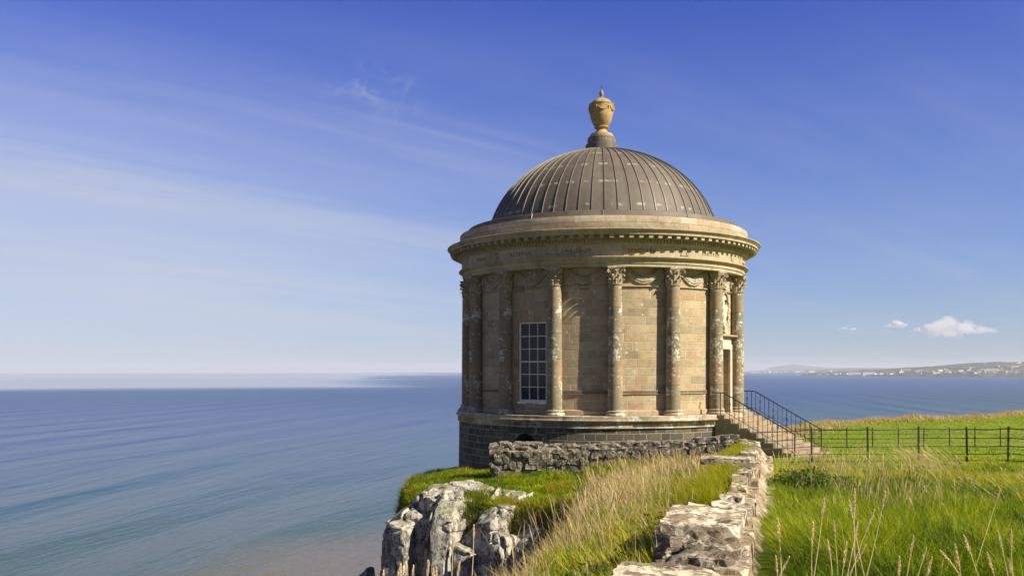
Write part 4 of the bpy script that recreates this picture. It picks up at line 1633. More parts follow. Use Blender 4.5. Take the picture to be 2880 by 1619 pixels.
nst = 0
for row in range(4):
    xx = .02
    while xx < .985 and nst < 98:
        wd_s = random.uniform(.026, .052)
        p = Vector(A_).lerp(Vector(B_), xx + wd_s / 2)
        zt = float(np.interp(xx, [q[0] for q in xt], [q[1] for q in xt])) - .17 - row * .21
        if zt > zat(p.x, p.y - .1) - .12:
            hh = random.uniform(.17, .25)
            me = stone_mesh('face_stone', (wd_s * 7.84, .26, hh), 300 + nst, 9, .28, .08, .015, .025)
            o = link('face_stone', me, M_RUBBLE, xwall)
            o.location = p + Vector((0, .02 + random.uniform(-.04, .03), zt + random.uniform(-.02, .02))) - Vector(xwall.location)
            o.rotation_euler = (random.uniform(-.1, .1), random.uniform(-.12, .12), -.18 + random.uniform(-.12, .12))
            nst += 1
        xx += wd_s * .96

# ------------------------------------------------------------------ grasses (uncountable: one object per kind of sward)
def blades(name, P, h, w, lean, tint, val, profile=None, levels=4, curve=2.0, parent=None):
    n = len(P)
    ts = np.linspace(0, 1, levels + 1)
    wp = np.interp(ts, *zip(*(profile or [(0, 1), (.5, .8), (1, .06)])))
    th = rng.uniform(0, 2 * pi, n)
    # blades mostly present their flat side to some random direction
    sx, sy = np.cos(th), np.sin(th)
    V = np.zeros((n, levels + 1, 2, 3), np.float32)
    for i, t_ in enumerate(ts):
        lx = lean[:, 0] * h * t_ ** curve
        ly = lean[:, 1] * h * t_ ** curve
        zz = h * t_ * np.sqrt(np.maximum(.15, 1 - np.minimum(.85, (lean ** 2).sum(1) * .5 * t_)))
        for s_ in (0, 1):
            o_ = (s_ - .5) * w * wp[i]
            V[:, i, s_, 0] = P[:, 0] + lx + sx * o_
            V[:, i, s_, 1] = P[:, 1] + ly + sy * o_
            V[:, i, s_, 2] = P[:, 2] + zz
    nv = (levels + 1) * 2
    base = (np.arange(n) * nv)[:, None, None]
    f1 = np.array([[2 * i, 2 * i + 1, 2 * i + 3, 2 * i + 2] for i in range(levels)])[None]
    F = (base + f1).reshape(-1, 4).astype(np.int32)
    me = bpy.data.meshes.new(name)
    me.vertices.add(n * nv)
    me.vertices.foreach_set('co', V.ravel())
    me.loops.add(F.size)
    me.loops.foreach_set('vertex_index', F.ravel())
    me.polygons.add(len(F))
    me.polygons.foreach_set('loop_start', np.arange(0, F.size, 4, dtype=np.int32))
    me.polygons.foreach_set('use_smooth', np.ones(len(F), bool))
    me.update()
    for nm, arr in (('tint', tint), ('val', val)):
        at = me.attributes.new(nm, 'FLOAT', 'POINT')
        at.data.foreach_set('value', np.repeat(arr, nv).astype(np.float32))
    o = link(name, me, M_BLADE, parent)
    return o


def sample(n, x0, x1, y0, y1, dens=None):
    x = rng.uniform(x0, x1, n)
    y = rng.uniform(y0, y1, n)
    return x, y


def right_of_wall(x, y):
    return x > wall_x(y) + 1.0


def keep(x, y, mask):
    return x[mask], y[mask]


def lush_meadow():
    # right of the wall, in front of the fence; denser close to the camera
    X, Y = [], []
    for y0, y1, dens in ((2.5, 6, 1500), (6, 9, 1900), (9, 13, 1300), (13, 18, 800), (18, 24, 520), (24, 30.2, 420)):
        xm = .60 * y1 + 1.5
        x0 = wall_x(y0)
        n = int(dens * (y1 - y0) * (xm - x0))
        x, y = sample(n, x0, xm, y0, y1)
        k = right_of_wall(x, y) & (x < .60 * y + 1.5)
        X.append(x[k])
        Y.append(y[k])
    x, y = np.concatenate(X), np.concatenate(Y)
    for bx, by, rx, ry in ((5.55, 16.8, .8, 1.5), (5.05, 9.0, .38, .5)):
        kk = ((x - bx) / rx) ** 2 + ((y - by) / ry) ** 2 > 1 - .5 * rng.random(len(x))
        x, y = x[kk], y[kk]
    n = len(x)
    big = fnoise(x * .5, y * .5, 21, 3)
    dry = fnoise(x * .32 + 5, y * .32, 33, 3)
    clump = fnoise(x * 2.2, y * 2.2, 41, 2)
    h = (.20 + .16 * rng.random(n) + .30 * np.clip(big + .1, 0, 1) + .15 * clump) * np.interp(y, [3, 8, 16, 21, 25, 30], [1.0, 1.0, .8, .5, .36, .22])
    h = np.clip(h, .06, .75)
    dryp = np.clip(.22 + 1.1 * dry - .05 * sm((y - 17) / 6) , 0, 1)
    isd = rng.random(n) < dryp * .30
    tint = np.where(isd, rng.uniform(.55, .9, n), np.clip(.21 + .55 * clump + .35 * big + rng.normal(0, .09, n), .02, .5))
    val = rng.uniform(.6, 1.35, n)
    lean = np.stack([-.42 + rng.normal(0, .62, n) + .9 * clump, rng.normal(-.05, .42, n) + .5 * fnoise(x * 2.0, y * 2.0, 43, 2)], 1)
    w = np.interp(y, [3, 8, 15, 30], [.006, .008, .012, .019]) * rng.uniform(.7, 1.3, n)
    broad = rng.random(n) < .09
    w = np.where(broad, w * 3.2, w)
    h = np.where(broad, h * .6, h)
    tint = np.where(broad, rng.uniform(.0, .3, n), tint)
    lean = np.where(broad[:, None], lean * 1.7, lean)
    z = height(x, y) - .03
    o = blades('meadow_grass', np.stack([x, y, z], 1), h, w, lean, np.clip(tint - .25 * np.clip(fnoise(x * .45, y * .45, 47, 2) - .05, 0, 1), .01, 1), val * (1 + .45 * clump), curve=1.7)
    tag(o, 'lush green meadow grass to the right of the boundary wall', 'grass', kind='stuff')
    # pale dry stems standing over it
    xs, ys, hs, ls, ts = [], [], [], [], []
    patches = [(9.9, 21.6, .8, 170, -.75, .75), (8.6, 22.5, .9, 40, -.5, .7), (12.5, 20.0, 2.0, 110, -.6, .45), (7.0, 22.5, .7, 70, .2, .6), (8.0, 20.0, 1.6, 90, -.3, .5),
               (5.7, 15, 1.0, 120, .15, .6), (4.6, 11, .7, 90, .1, .5), (6.6, 19.0, .9, 130, .15, .7), (10.5, 16, 2.2, 90, -.6, .5), (8.0, 15.0, 1.6, 110, -.8, .5), (8.0, 12, 2.2, 120, -.6, .5)]
    for cx, cy, r, n, lx, hh in patches:
        xs.append(rng.normal(cx, r * .55, n))
        ys.append(rng.normal(cy, r * .55, n))
        hs.append(hh * rng.uniform(.6, 1.15, n))
        ls.append(np.stack([lx + rng.normal(0, .18, n), rng.normal(0, .2, n)], 1))
    x, y, h, l = np.concatenate(xs), np.concatenate(ys), np.concatenate(hs), np.concatenate(ls)
    k = right_of_wall(x, y)
    x, y, h, l = x[k], y[k], h[k], l[k]
    n = len(x)
    w = np.interp(y, [5, 12, 30], [.006, .009, .016])
    o = blades('dry_stems', np.stack([x, y, height(x, y) - .02], 1), h, w, l, rng.uniform(.66, .98, n), rng.uniform(.8, 1.1, n), profile=[(0, .5), (.7, .45), (.8, 1.3), (.92, 1.1), (1, .1)], levels=6, curve=1.6)
    tag(o, 'pale dry grass stems leaning over the meadow before the fence', 'grass', kind='stuff')


def slope_grass():
    # strip between the boundary wall and the cliff edge
    X, Y = [], []
    for y0, y1, dens in ((3.0, 7, 1500), (7, 11, 1500), (11, 16, 1050), (16, 22, 800), (22, 29.4, 620)):
        x0, x1 = -3.2 + .0 * y0, wall_x(y1) + .15
        n = int(dens * (y1 - y0) * (x1 - x0))
        x, y = sample(n, x0, x1, y0, y1)
        sd = np.where(inside(x, y), -1, 1) * seg_dist(x, y)
        k = (x < wall_x(y) + .05) & (sd < .55) & ~((y > 23.6) & (x < 2.2))
        X.append(x[k])
        Y.append(y[k])
    x, y = np.concatenate(X), np.concatenate(Y)
    n = len(x)
    sd = np.where(inside(x, y), -1, 1) * seg_dist(x, y)
    L = wall_x(y) - x
    big = fnoise(x * .6, y * .45, 51, 3)
    clump = fnoise(x * 2.6, y * 2.6, 61, 2)
    # green tussocks against the wall, straw further out
    tus = sm((1.5 - L) / 1.0)
    dryp = np.clip(.04 + .56 * sm((big - .03) / .24) - .45 * tus + .22 * sm((y - 15) / 9), .05, .92)
    isd = rng.random(n) < dryp
    tint = np.where(isd, np.clip(rng.normal(.83, .12, n), .55, 1), np.clip(.27 + .55 * clump + .10 * tus + rng.normal(0, .09, n), .03, .55))
    h = np.where(isd, rng.uniform(.28, .62, n), rng.uniform(.16, .40, n)) * (1 + .5 * clump)
    h = h * np.interp(sd, [-.6, .4], [1, .65]) * np.interp(y, [4, 9, 16, 29], [.62, .8, .95, .9])
    lean = np.stack([rng.normal(-.10, .26, n) - .35 * tus * (~isd), rng.normal(-.05, .24, n)], 1)
    w = np.interp(y, [3, 8, 15, 30], [.0055, .0075, .011, .017]) * np.where(isd, .75, 1.1) * rng.uniform(.7, 1.3, n)
    broad = (rng.random(n) < .08) & ~isd
    w = np.where(broad, w * 3.2, w)
    h = np.where(broad, h * .8, h)
    tint = np.where(broad, rng.uniform(.0, .25, n), tint)
    lean = np.where(broad[:, None], lean * 2.0, lean)
    z = height(x, y) - .03
    o = blades('slope_grass', np.stack([x, y, z], 1), h, w, lean, tint, rng.uniform(.6, 1.3, n), profile=[(0, .8), (.6, .6), (.85, .8), (1, .08)], levels=5, curve=1.8)
    tag(o, 'mixed straw and green grass on the slope left of the boundary wall', 'grass', kind='stuff')
    # taller reed-like stems with heads
    n = 5200
    x, y = sample(n, -1.0, 8.0, 6, 29.2)
    L = wall_x(y) - x
    sd = np.where(inside(x, y), -1, 1) * seg_dist(x, y)
    pat = fnoise(x * .9, y * .7, 71, 2)
    k = (L > .25) & (sd < .4) & (pat > .0) & ~((y > 24.5) & (x < 3.0)) & (rng.random(n) < np.interp(y, [6, 12, 29], [.35, .7, 1]))
    x, y = x[k], y[k]
    n = len(x)
    h = rng.uniform(.5, .95, n) * np.interp(y, [6, 12, 29], [.75, 1, .95])
    o = blades('reed_stems', np.stack([x, y, height(x, y) - .02], 1), h, np.interp(y, [6, 14, 29], [.007, .010, .017]), np.stack([rng.normal(-.08, .16, n), rng.normal(0, .12, n)], 1), rng.uniform(.68, 1, n), rng.uniform(.75, 1.1, n),
               profile=[(0, .5), (.72, .42), (.82, 1.3), (.93, 1.0), (1, .1)], levels=7, curve=2.2)
    tag(o, 'upright bleached reed stems on the slope below the temple', 'grass', kind='stuff')


def headland_turf():
    n = 120000
    x, y = sample(n, -5, 6.5, 23.4, 36)
    sd = np.where(inside(x, y), -1, 1) * seg_dist(x, y)
    front = ((y > 23.6) & (x < 2.6)) | (y > 27)
    k = (sd < .55) & front & (np.hypot(x - CX, y - CY) > 6.0) & ~((x > 2.6) & (y < 29.2))
    x, y, sd = x[k], y[k], sd[k]
    n = len(x)
    c = fnoise(x * 1.4, y * 1.4, 81, 3)
    edge = sm((sd + .6) / .8)
    h = .06 + .10 * rng.random(n) + .26 * np.clip(c + .10, 0, 1) + .16 * edge
    c2 = fnoise(x * .8, y * .8, 87, 2)
    tint = np.clip(.14 + .30 * c + .50 * c2 + .14 * edge + rng.normal(0, .08, n), .02, .66)
    tint = np.where(rng.random(n) < .05 + .12 * edge, rng.uniform(.6, .85, n), tint)
    lean = np.stack([rng.normal(0, .4, n) - .5 * edge * .3, rng.normal(-.25, .35, n) - .4 * edge], 1)
    o = blades('headland_turf', np.stack([x, y, height(x, y) - .02], 1), h, np.full(n, .018), lean, tint, rng.uniform(.6, 1.3, n), levels=3)
    tag(o, 'short tussocky turf on the headland under the temple wall', 'grass', kind='stuff')


def lawn_fringe():
    # long bleached grass on the far cliff edge, low turf on the lawn
    E = EDGE[19:27]
    xs, ys = [], []
    for i in range(len(E) - 2):
        n = int(np.hypot(*(E[i + 1] - E[i])) * 230)
        s_ = rng.random(n)
        p = E[i] + (E[i + 1] - E[i]) * s_[:, None]
        off = np.abs(rng.normal(0, 1.6, n))
        d = (E[i + 1] - E[i]) / np.hypot(*(E[i + 1] - E[i]))
        nr = np.array([d[1], -d[0]])
        p = p + nr * off[:, None]
        xs.append(p[:, 0])
        ys.append(p[:, 1])
    x, y = np.concatenate(xs), np.concatenate(ys)
    n = len(x)
    pat = fnoise(x * .25, y * .25, 91, 3)
    h = (.18 + .36 * rng.random(n)) * (1 + .9 * pat)
    o = blades('cliff_edge_grass', np.stack([x, y, height(x, y) - .02], 1), h, np.full(n, .05), np.stack([rng.normal(-.3, .3, n), rng.normal(0, .3, n)], 1), np.clip(rng.normal(.74, .13, n), .4, 1), rng.uniform(.75, 1.1, n), levels=3)
    tag(o, 'bleached long grass along the far edge of the lawn', 'grass', kind='stuff')
    n = 42000
    x = rng.uniform(6, 62, n)
    y = 30 + 62 * rng.random(n) ** 1.4
    k = inside(x, y) & (x < .62 * y + 2) & (x > .25 * y) & (np.hypot(x - CX, y - CY) > 9.3)
    x, y = x[k], y[k]
    n = len(x)
    c = fnoise(x * .3, y * .3, 95, 3)
    tint = np.clip(.22 + .3 * c + rng.normal(0, .07, n), .05, .5)
    tint = np.where(rng.random(n) < .03, .7, tint)
    h = np.interp(y, [30, 40, 90], [.09, .07, .10]) * rng.uniform(.6, 1.6, n)
    o = blades('lawn_grass', np.stack([x, y, height(x, y) - .01], 1), h, np.interp(y, [30, 90], [.03, .07]), np.stack([rng.normal(-.3, .5, n), rng.normal(0, .5, n)], 1), tint, rng.uniform(.85, 1.15, n), levels=2)
    tag(o, 'close cropped lawn grass around the two iron fences', 'grass', kind='stuff')


lush_meadow()
slope_grass()
headland_turf()
lawn_fringe()


# moss and grass tufts on the boundary wall, its corner with the cross wall
def wall_tufts():
    spots = [(9.7, .05, .30, 900, .10, .58), (8.9, .30, .25, 500, .05, .62), (12.2, -.05, .55, 2600, .26, .42), (13.5, .05, .5, 2400, .26, .44), (15.2, .0, .5, 2000, .24, .5), (18.0, -.05, .6, 2200, .20, .55),
             (20.0, .05, .6, 1600, .22, .46), (22.5, -.1, .7, 1600, .22, .42), (25.5, -.2, .8, 1800, .20, .40), (27.5, -.4, .7, 1700, .18, .44), (10.9, .0, .4, 1300, .22, .40), (11.6, .12, .5, 1500, .10, .58), (14.3, .12, .7, 1700, .10, .55), (16.6, .10, .7, 1500, .12, .5), (19, .1, .8, 1500, .12, .5), (21.5, .1, .8, 1500, .12, .56), (24, .1, .8, 1300, .12, .5)]
    A = []
    for y, lat, r, n, h, tn in spots:
        yy = rng.normal(y, r * .55, n)
        ll = rng.normal(lat, r * .42, n)
        kk = ll < .5
        yy, ll = yy[kk], ll[kk]
        x = -.80 + .2746 * yy + ll
        z = np.where(ll > .02, wall_top(yy) - .16, wall_top(yy) - .22 - .5 * np.clip(.02 - ll, 0, .8))
        m_ = len(yy)
        A.append(np.stack([x, yy, z, h * rng.uniform(.5, 1.3, m_), np.clip(rng.normal(tn, .07, m_), .1, .75)], 1))
    A = np.concatenate(A)
    n = len(A)
    o = blades('wall_tufts', A[:, :3], A[:, 3], np.interp(A[:, 1], [8, 28], [.005, .014]), np.stack([rng.normal(-.35, .4, n), rng.normal(-.3, .4, n)], 1), A[:, 4], rng.uniform(.75, 1.15, n), levels=3)
    tag(o, 'mossy grass tufts growing over the left edge of the boundary wall', 'grass', kind='stuff')


wall_tufts()


# ------------------------------------------------------------------ leafy plants
def leafy(name, label, cat, c, rad, n, leaf, mat, seed, group=None, stems=8):
    r_ = np.random.default_rng(seed)
    z0 = zat(c[0], c[1])
    root = empty(name, (c[0], c[1], z0))
    tag(root, label, cat, group)
    b = MB()
    for i in range(n):
        d = Vector(r_.normal(0, 1, 3)).normalized()
        rr = r_.random() ** .45
        lump = .75 + .5 * mnoise.noise(d * 1.6 + Vector((seed, 0, 0)))
        p = Vector((d.x * rad[0], d.y * rad[1], abs(d.z) * rad[2])) * rr * lump
        p.z += zat(c[0] + p.x, c[1] + p.y) - z0 if rad[0] > .4 else 0
        nrm = (d + Vector(r_.normal(0, .6, 3)) + Vector((0, 0, .4))).normalized()
        tt = nrm.orthogonal().normalized()
        tt = (Matrix.Rotation(r_.random() * 6.28, 3, nrm) @ tt).normalized()
        s_ = tt.cross(nrm)
        L = leaf * r_.uniform(.6, 1.3)
        b.quad([p - tt * L * .5, p + s_ * L * .3 - nrm * .1 * L, p + tt * L * .5, p - s_ * L * .3 - nrm * .1 * L])
    link('foliage', b.mesh('foliage', False, merge=False), mat, root)
    b = MB()
    for k in range(stems):
        a_ = r_.random() * 6.28
        e = Vector((cos(a_) * rad[0] * .6, sin(a_) * rad[1] * .6, rad[2] * r_.uniform(.5, .9)))
        b.tube([(e.x * .2, e.y * .2, -.1), (e.x * .5, e.y * .5, e.z * .6), e], [.012, .009, .004], 5)
    link('stems', b.mesh('stems'), M_STEMS, root)
    return root


M_STEMS = plain_mat('plant_stems', (.12, .09, .04), .8, .2)
M_LEAF_D = leaf_mat('bramble_leaves', (.022, .050, .008), (.060, .110, .014))
M_LEAF_N = leaf_mat('nettle_leaves', (.075, .125, .010), (.16, .215, .018))
leafy('bramble_bush', 'broad green leafy bush beside the boundary wall below the stairs', 'bush', (5.55, 17.0), (.95, 1.6, .48), 3600, .075, M_LEAF_N, 1, 'bushes in the meadow', 16)
leafy('bramble_bush', 'shaded low bush at the right edge of the meadow', 'bush', (5.05, 9.1), (.42, .5, .42), 1100, .055, M_LEAF_D, 3, 'bushes in the meadow', 10)
leafy('weed_clump', 'dark leafy weed among the straw beside the wide wall slab', 'plant', (2.75, 13.2), (.42, .4, .42), 700, .055, M_LEAF_D, 4, 'weeds on the slope', 8)
leafy('weed_clump', 'small green weed at the brink above the white ledge rock', 'plant', (-.05, 9.6), (.16, .16, .52), 260, .05, M_LEAF_N, 5, 'weeds on the slope', 5)
leafy('weed_clump', 'bushy green weed low on the slope at the bottom of the picture', 'plant', (.62, 7.3), (.30, .25, .32), 500, .045, M_LEAF_D, 6, 'weeds on the slope', 6)
leafy('weed_clump', 'brown stemmed weed in the middle of the straw slope', 'plant', (1.45, 9.3), (.30, .26, .50), 520, .045, M_LEAF_N, 8, 'weeds on the slope', 7)


# ------------------------------------------------------------------ single seeded stalks near the camera
def seed_stalk(base, tip, head, seed, label, group, droop=.0, rad=.0031):
    r_ = random.Random(seed)
    base, tip = Vector(base), Vector(tip)
    root = empty('grass_stalk', base)
    tag(root, label, 'grass stalk', group)
    v = tip - base
    side = Vector((r_.uniform(-.03, .03), r_.uniform(-.03, .03), 0))
    pts = [v * (i / 8) + side * sin(pi * i / 8) - Vector((0, 0, droop * (i / 8) ** 3)) for i in range(9)]
    b = MB()
    b.tube(pts, [rad * (1.2 - .6 * i / 8) for i in range(9)], 5)
    link('stem', b.mesh('stem'), M_STRAW, root)
    b = MB()
    Lh = head
    d = (pts[-1] - pts[-3]).normalized()
    for i in range(46):                    # tight spikelets up the head
        s_ = i / 46
        p = pts[-1] - d * Lh * (1 - s_)
        a_ = i * 2.4
        o1 = d.orthogonal().normalized()
        o2 = d.cross(o1)
        out = o1 * cos(a_) + o2 * sin(a_)
        wv = .0105 * (sin(pi * min(1, s_ * .9 + .1)) ** .6) * r_.uniform(.5, 1.35)
        L = .016
        e = p + out * wv + d * L
        sd_ = out.cross(d) * .0045
        b.quad([p - sd_ * .6, p + out * wv * .7 - sd_ + d * L * .4, e, p + out * wv * .7 + sd_ + d * L * .4])
    link('seed_head', b.mesh('seed_head', False, merge=False), M_SEED, root)


M_STRAW = plain_mat('straw_stem', (.74, .62, .36), .7, .2, var=.15)
M_SEED = plain_mat('seed_head', (.80, .67, .44), .85, .15, var=.25, scale=60)
K = .8944 / 3.0877
STK = [((520, 785), (368, 1500)), ((785, 700), (855, 1500)), ((1050, 725), (815, 1500)), ((955, 880), (760, 1150)), ((740, 795), (860, 1000)), ((605, 975), (645, 1500)), ((715, 1160), (600, 1500)), ((810, 990), (685, 1500)),
       ((425, 990), (455, 1500)), ((1295, 1105), (1210, 1500)), ((1405, 1210), (1280, 1500)), ((2045, 710), (1795, 1480)), ((1175, 1290), (1160, 1500)), ((1455, 1290), (1385, 1500)), ((2145, 1050), (2215, 1300)),
       ((550, 1140), (535, 1500)), ((880, 1185), (720, 1300)), ((1740, 1110), (1990, 1500)), ((1660, 1180), (1810, 1400)), ((2035, 1070), (2150, 1250)), ((100, 1280), (85, 1500)), ((215, 1285), (120, 1500)), ((1535, 1230), (1700, 1500)), ((120, 960), (128, 1500)), ((1940, 1250), (2080, 1500)), ((2120, 1310), (2260, 1480))]
for i, (tp, bs) in enumerate(STK):
    Y = 5.2 + 1.6 * ((i * 37 % 17) / 17)

    def wpt(q, Y):
        X = 2150 * .8944 + q[0] * K
        Z = 1150 * .8944 + q[1] * K
        return Vector(((X - 1288) / 2320 * Y, Y, (928 - Z) / 2320 * Y))
    tip, mid = wpt(tp, Y), wpt(bs, Y)
    dirv = (tip - mid)
    zg = zat(mid.x, Y) - .02
    s_ = (zg - mid.z) / dirv.z if dirv.z else 0
    base = mid + Vector((dirv.x * max(s_, -1.2) * .6, 0, 0))
    base.z = zat(base.x, Y) - .02
    seed_stalk(base, tip, .11 + .05 * ((i * 13) % 5) / 5, i, 'tall straw coloured grass stalk with a seed head in the right foreground', 'seeded grass stalks in the right foreground')
for i, (X, Z, Y) in enumerate(((1078, 1408, 5.4), (1098, 1425, 5.5), (1008, 1416, 5.3), (1022, 1412, 5.6), (1040, 1420, 5.3), (1156, 1412, 5.5), (965, 1432, 5.4), (1002, 1440, 5.2), (1090, 1428, 5.7), (1140, 1345, 6.4), (1192, 1318, 6.9))):
    tip = Vector(((X - 1288) / 2320 * Y, Y, (928 - Z) / 2320 * Y))
    bx = tip.x - .06 - .03 * (i % 3)
    seed_stalk((bx, Y, max(zat(bx, Y), -2.6) - .02), tip, .09, 60 + i, 'golden seeded grass stalk rising at the foot of the picture before the cliff rocks', 'golden stalks before the cliff rocks', .01)


# ------------------------------------------------------------------ far coast, towns, headland
def hill_mat(name, g, d):
    m, t = new_mat(name)
    P = t.n('ShaderNodeNewGeometry').outputs['Position']
    n1 = t.noise(t.vm('MULTIPLY', P, (1, .6, 1)), .0040, 5, .6)
    n2 = t.noise(t.vm('MULTIPLY', P, (1, .6, 3)), .018, 5, .65)
    vo = t.n('ShaderNodeTexVoronoi', {'Vector': t.vm('MULTIPLY', P, (1, .45, 0)), 'Scale': .0055}, feature='F1')
    fld = t.ramp(t.sep(vo.outputs['Color'])[1], [(0, g), (.4, tuple(k * .75 for k in g)), (.7, (g[0] * 1.5, g[1] * 1.15, g[2] * 1.4)), (1, tuple(k * .6 for k in g))])
    c = t.mix(t.ss(t.m('ADD', t.m('MULTIPLY', n1, .5), t.m('MULTIPLY', n2, .5)), .46, .54), fld, d)
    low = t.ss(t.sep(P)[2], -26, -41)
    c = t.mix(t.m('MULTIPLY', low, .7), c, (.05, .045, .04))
    finish(t, principled(t, c, .95, n2, 3.0, .6, spec=.1))
    return m


def coast(name, rows, depth, mat, seed, nx=220, nd=26):
    """rows: (azimuth tan, shore distance, ridge height above the sea)"""
    tx = np.linspace(rows[0][0], rows[-1][0], nx)
    D0 = np.interp(tx, [r[0] for r in rows], [r[1] for r in rows])
    HH = np.interp(tx, [r[0] for r in rows], [r[2] for r in rows])
    D0 = D0 + 160 * fnoise(tx * 55, tx * 0 + 3, seed, 3)
    b = MB()
    P = []
    info = []
    for i in range(nx):
        row = []
        for j in range(nd):
            s_ = j / (nd - 1)
            d = D0[i] + depth * s_
            x, y = tx[i] * d, d
            hgt = HH[i] * (min(1, s_ * 60) * .12 + .88 * min(1, s_ * 1.4) ** .8) * (1 if s_ < .72 else max(.15, 1 - (s_ - .72) * 1.2))
            hgt *= 1 + .35 * float(fnoise(np.array([x / 500]), np.array([y / 700]), seed + 3, 3)[0]) * min(1, s_ * 3)
            r = hypot(x, y)
            row.append((x, y, sea_z(r) - (4 if j == 0 else 0) + (hgt if j else 0)))
        P.append(row)
    b.grid(P)
    o = link(name, b.mesh(name, True, 60, merge=False), mat)
    tag(o, kind='structure')
    return P


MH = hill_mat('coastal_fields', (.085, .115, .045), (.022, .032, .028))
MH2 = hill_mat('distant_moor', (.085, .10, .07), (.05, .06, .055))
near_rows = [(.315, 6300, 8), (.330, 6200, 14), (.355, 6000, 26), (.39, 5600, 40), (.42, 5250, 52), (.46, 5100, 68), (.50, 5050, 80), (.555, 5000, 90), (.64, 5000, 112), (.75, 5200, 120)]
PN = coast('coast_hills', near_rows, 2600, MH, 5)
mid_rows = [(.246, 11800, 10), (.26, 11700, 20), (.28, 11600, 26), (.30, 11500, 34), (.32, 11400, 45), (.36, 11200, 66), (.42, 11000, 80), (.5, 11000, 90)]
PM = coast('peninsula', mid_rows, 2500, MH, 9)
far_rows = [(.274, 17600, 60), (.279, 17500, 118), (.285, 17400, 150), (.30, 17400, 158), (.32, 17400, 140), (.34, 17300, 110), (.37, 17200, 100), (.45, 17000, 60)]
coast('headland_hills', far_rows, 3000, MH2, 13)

# white houses of the seaside towns (a few pixels each): one shape, many copies
m, t = new_mat('whitewash')
oi = t.n('ShaderNodeObjectInfo').outputs['Random']
finish(t, principled(t, t.ramp(oi, [(0, (.66, .65, .62)), (.45, (.74, .73, .71)), (.65, (.50, .47, .43)), (.85, (.38, .35, .32))], 'CONSTANT'), .8))
M_WHITE = m
M_SLATE = plain_mat('slate_roof', (.16, .15, .15), .8, .2)


def house_mesh(w, d, h, rh, hip=False):
    b = MB()
    x, y = w / 2, d / 2
    A = [(-x, -y, -6), (x, -y, -6), (x, y, -6), (-x, y, -6)]
    B = [(p[0], p[1], h) for p in A]
    for i in range(4):
        j = (i + 1) % 4
        b.quad([A[i], A[j], B[j], B[i]])
    r0, r1 = (-x * (.5 if hip else 1), 0, h + rh), (x * (.5 if hip else 1), 0, h + rh)
    b.quad([B[0], B[1], r1, r0], mi=1)
    b.quad([B[2], B[3], r0, r1], mi=1)
    b.quad([B[3], B[0], r0], mi=1 if hip else 0)
    b.quad([B[1], B[2], r1], mi=1 if hip else 0)
    me = b.mesh('house', False)
    me.materials.append(M_WHITE)
    me.materials.append(M_SLATE)
    return me


HM = [house_mesh(13, 9, 6, 3.0), house_mesh(20, 10, 7, 3.2, True), house_mesh(30, 11, 8, 3.0), house_mesh(46, 14, 9, 2.5, True)]


def put_house(P, fi, fj, kind, label, group, sc=1.0):
    ni, nj = len(P), len(P[0])
    i, j = fi * (ni - 1), fj * (nj - 1)
    i0, j0 = min(int(i), ni - 2), min(int(j), nj - 2)
    p = Vector(P[i0][j0]).lerp(Vector(P[i0 + 1][j0]), i - i0)
    q = Vector(P[i0][j0 + 1]).lerp(Vector(P[i0 + 1][j0 + 1]), i - i0)
    o = bpy.data.objects.new('house', HM[kind])
    COL.objects.link(o)
    o.location = p.lerp(q, j - j0)
    o.rotation_euler = (0, 0, random.uniform(-.6, .6) - .3)
    o.scale = (sc, sc, sc)
    tag(o, label, 'house', group)


for k in range(165):
    c_ = random.choice([(.08, .02, .05), (.13, .03, .04), (.19, .02, .05), (.30, .05, .10), (.36, .06, .12), (.45, .05, .18), (.52, .05, .2), (.58, .04, .22), (.62, .05, .25), (.48, .06, .1), (.34, .08, .3)])
    fi = min(.98, max(.01, random.gauss(c_[0], c_[1])))
    fj = min(.9, max(.045, abs(random.gauss(0, c_[2])) + .045))
    put_house(PN, fi, fj, random.choices([0, 1, 2, 3], [.5, .3, .15, .05])[0], 'tiny pale house in the seaside town on the nearer far shore', 'houses of the nearer far shore', random.uniform(.8, 1.4))
for k in range(46):
    fi = min(.98, max(.01, random.choice([random.gauss(.10, .04), random.gauss(.2, .06), random.gauss(.06, .02), random.uniform(0, .4)])))
    put_house(PM, fi, min(.8, .05 + abs(random.gauss(0, .10))), random.choices([0, 1, 2, 3], [.3, .3, .25, .15])[0], 'tiny white house on the low hazy peninsula out at sea', 'houses of the hazy peninsula', random.uniform(1.5, 2.4))
for fi, fj, lab in ((.130, .05, 'long white waterfront terrace at the tip of the town'), (.165, .05, 'white terrace stepping up from the harbour beside the tip'), (.47, .12, 'large white school block above the dark cliffs'), (.545, .10, 'long cream hall right of the white school block')):
    put_house(PN, fi, fj, 3, lab, 'large buildings of the seaside town', 1.7)

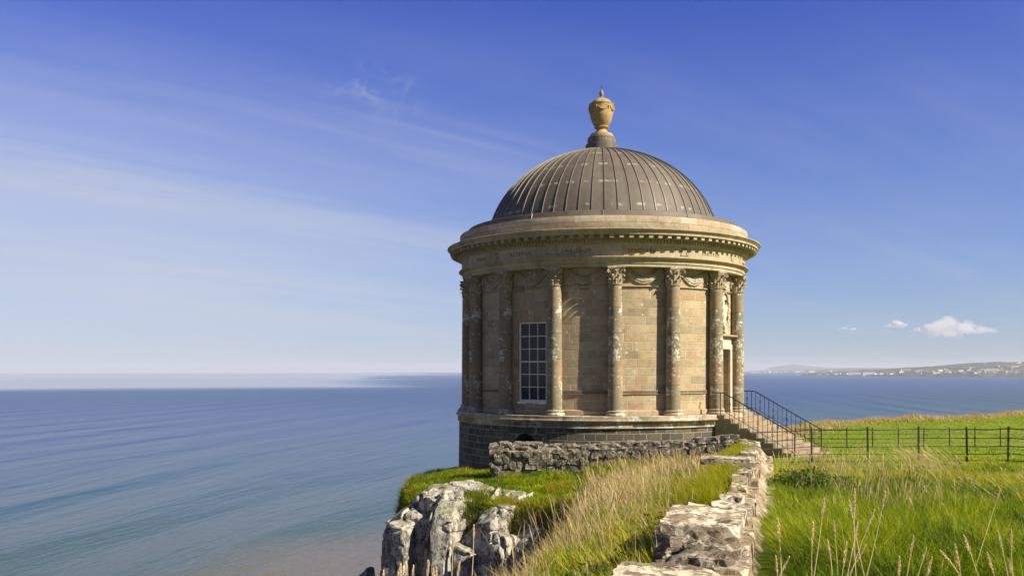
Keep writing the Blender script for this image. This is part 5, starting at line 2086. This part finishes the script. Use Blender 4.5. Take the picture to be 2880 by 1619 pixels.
# ------------------------------------------------------------------ small fair weather clouds low over the far shore
def cloud(label, cx, cz, wpx, hpx, dist, seed, dens, n):
    r_ = random.Random(seed)
    k = dist / 2320
    c = Vector(((cx - 1288) * k, dist, (928 - cz) * k))
    W, H = wpx * k, hpx * k
    bm = bmesh.new()
    for i in range(n):
        u_ = r_.uniform(-1, 1)
        env = (1 - abs(u_) ** 1.6)
        rr = H * r_.uniform(.14, .36) * (.45 + .55 * env)
        p = Vector((u_ * W / 2, r_.uniform(-.5, .5) * H * 1.2, r_.uniform(-.25, .55) * H * env - .1 * H))
        M_ = Matrix.Translation(p) @ Matrix.Diagonal((rr * r_.uniform(1.2, 2.0), rr * 1.3, rr * r_.uniform(.7, 1.0), 1))
        bmesh.ops.create_icosphere(bm, subdivisions=3, radius=1, matrix=M_)
    me = bpy.data.meshes.new('cloud')
    bm.to_mesh(me)
    bm.free()
    m, t = new_mat('cloud_vapour')
    P = t.n('ShaderNodeTexCoord').outputs['Object']
    vol = t.n('ShaderNodeVolumePrincipled', {'Color': (.98, .98, 1, 1), 'Density': dens, 'Anisotropy': .0}).outputs[0]
    finish(t, None, vol)
    o = link('cloud', me, m, None, c)
    rm = o.modifiers.new('fuse', 'REMESH')
    rm.mode = 'VOXEL'
    rm.voxel_size = H * .035
    rm.use_smooth_shade = True
    tex = bpy.data.textures.new('puff', 'CLOUDS')
    tex.noise_scale = H * .30
    tex.noise_depth = 3
    dm = o.modifiers.new('puff', 'DISPLACE')
    dm.texture = tex
    dm.strength = H * .34
    dm.mid_level = .55
    tag(o, label, 'cloud', 'small clouds over the far shore')


cloud('long white cumulus cloud, biggest of the row over the far shore', 2395, 827, 200, 46, 21000, 2, .0020, 70)
cloud('small round white cloud just left of the biggest cumulus', 2252, 818, 56, 20, 21000, 3, .008, 16)
cloud('smallest flat white cloud at the left end of the row', 2132, 826, 48, 14, 21000, 4, .008, 14)

# ------------------------------------------------------------------ sea air
HAZE = True
if HAZE:
    m, t = new_mat('sea_haze')
    vol = t.n('ShaderNodeVolumePrincipled', {'Color': (.80, .87, 1.0, 1), 'Density': 7.0e-5, 'Anisotropy': .0}).outputs[0]
    finish(t, None, vol)
    b = MB()
    b.box((0, 0, -60), (64000, 64000, 150))
    # bottom just under the curved sea, top just over the hills and the urn
    me = bpy.data.meshes.new('haze')
    lo_, hi_ = -115.0, 135.0
    R_ = 31000.0
    vs = [(x, y, z) for z in (lo_, hi_) for y in (-R_, R_) for x in (-R_, R_)]
    me.from_pydata(vs, [], [(0, 2, 3, 1), (4, 5, 7, 6), (0, 1, 5, 4), (2, 6, 7, 3), (0, 4, 6, 2), (1, 3, 7, 5)])
    tag(link('haze', me, m), kind='stuff')
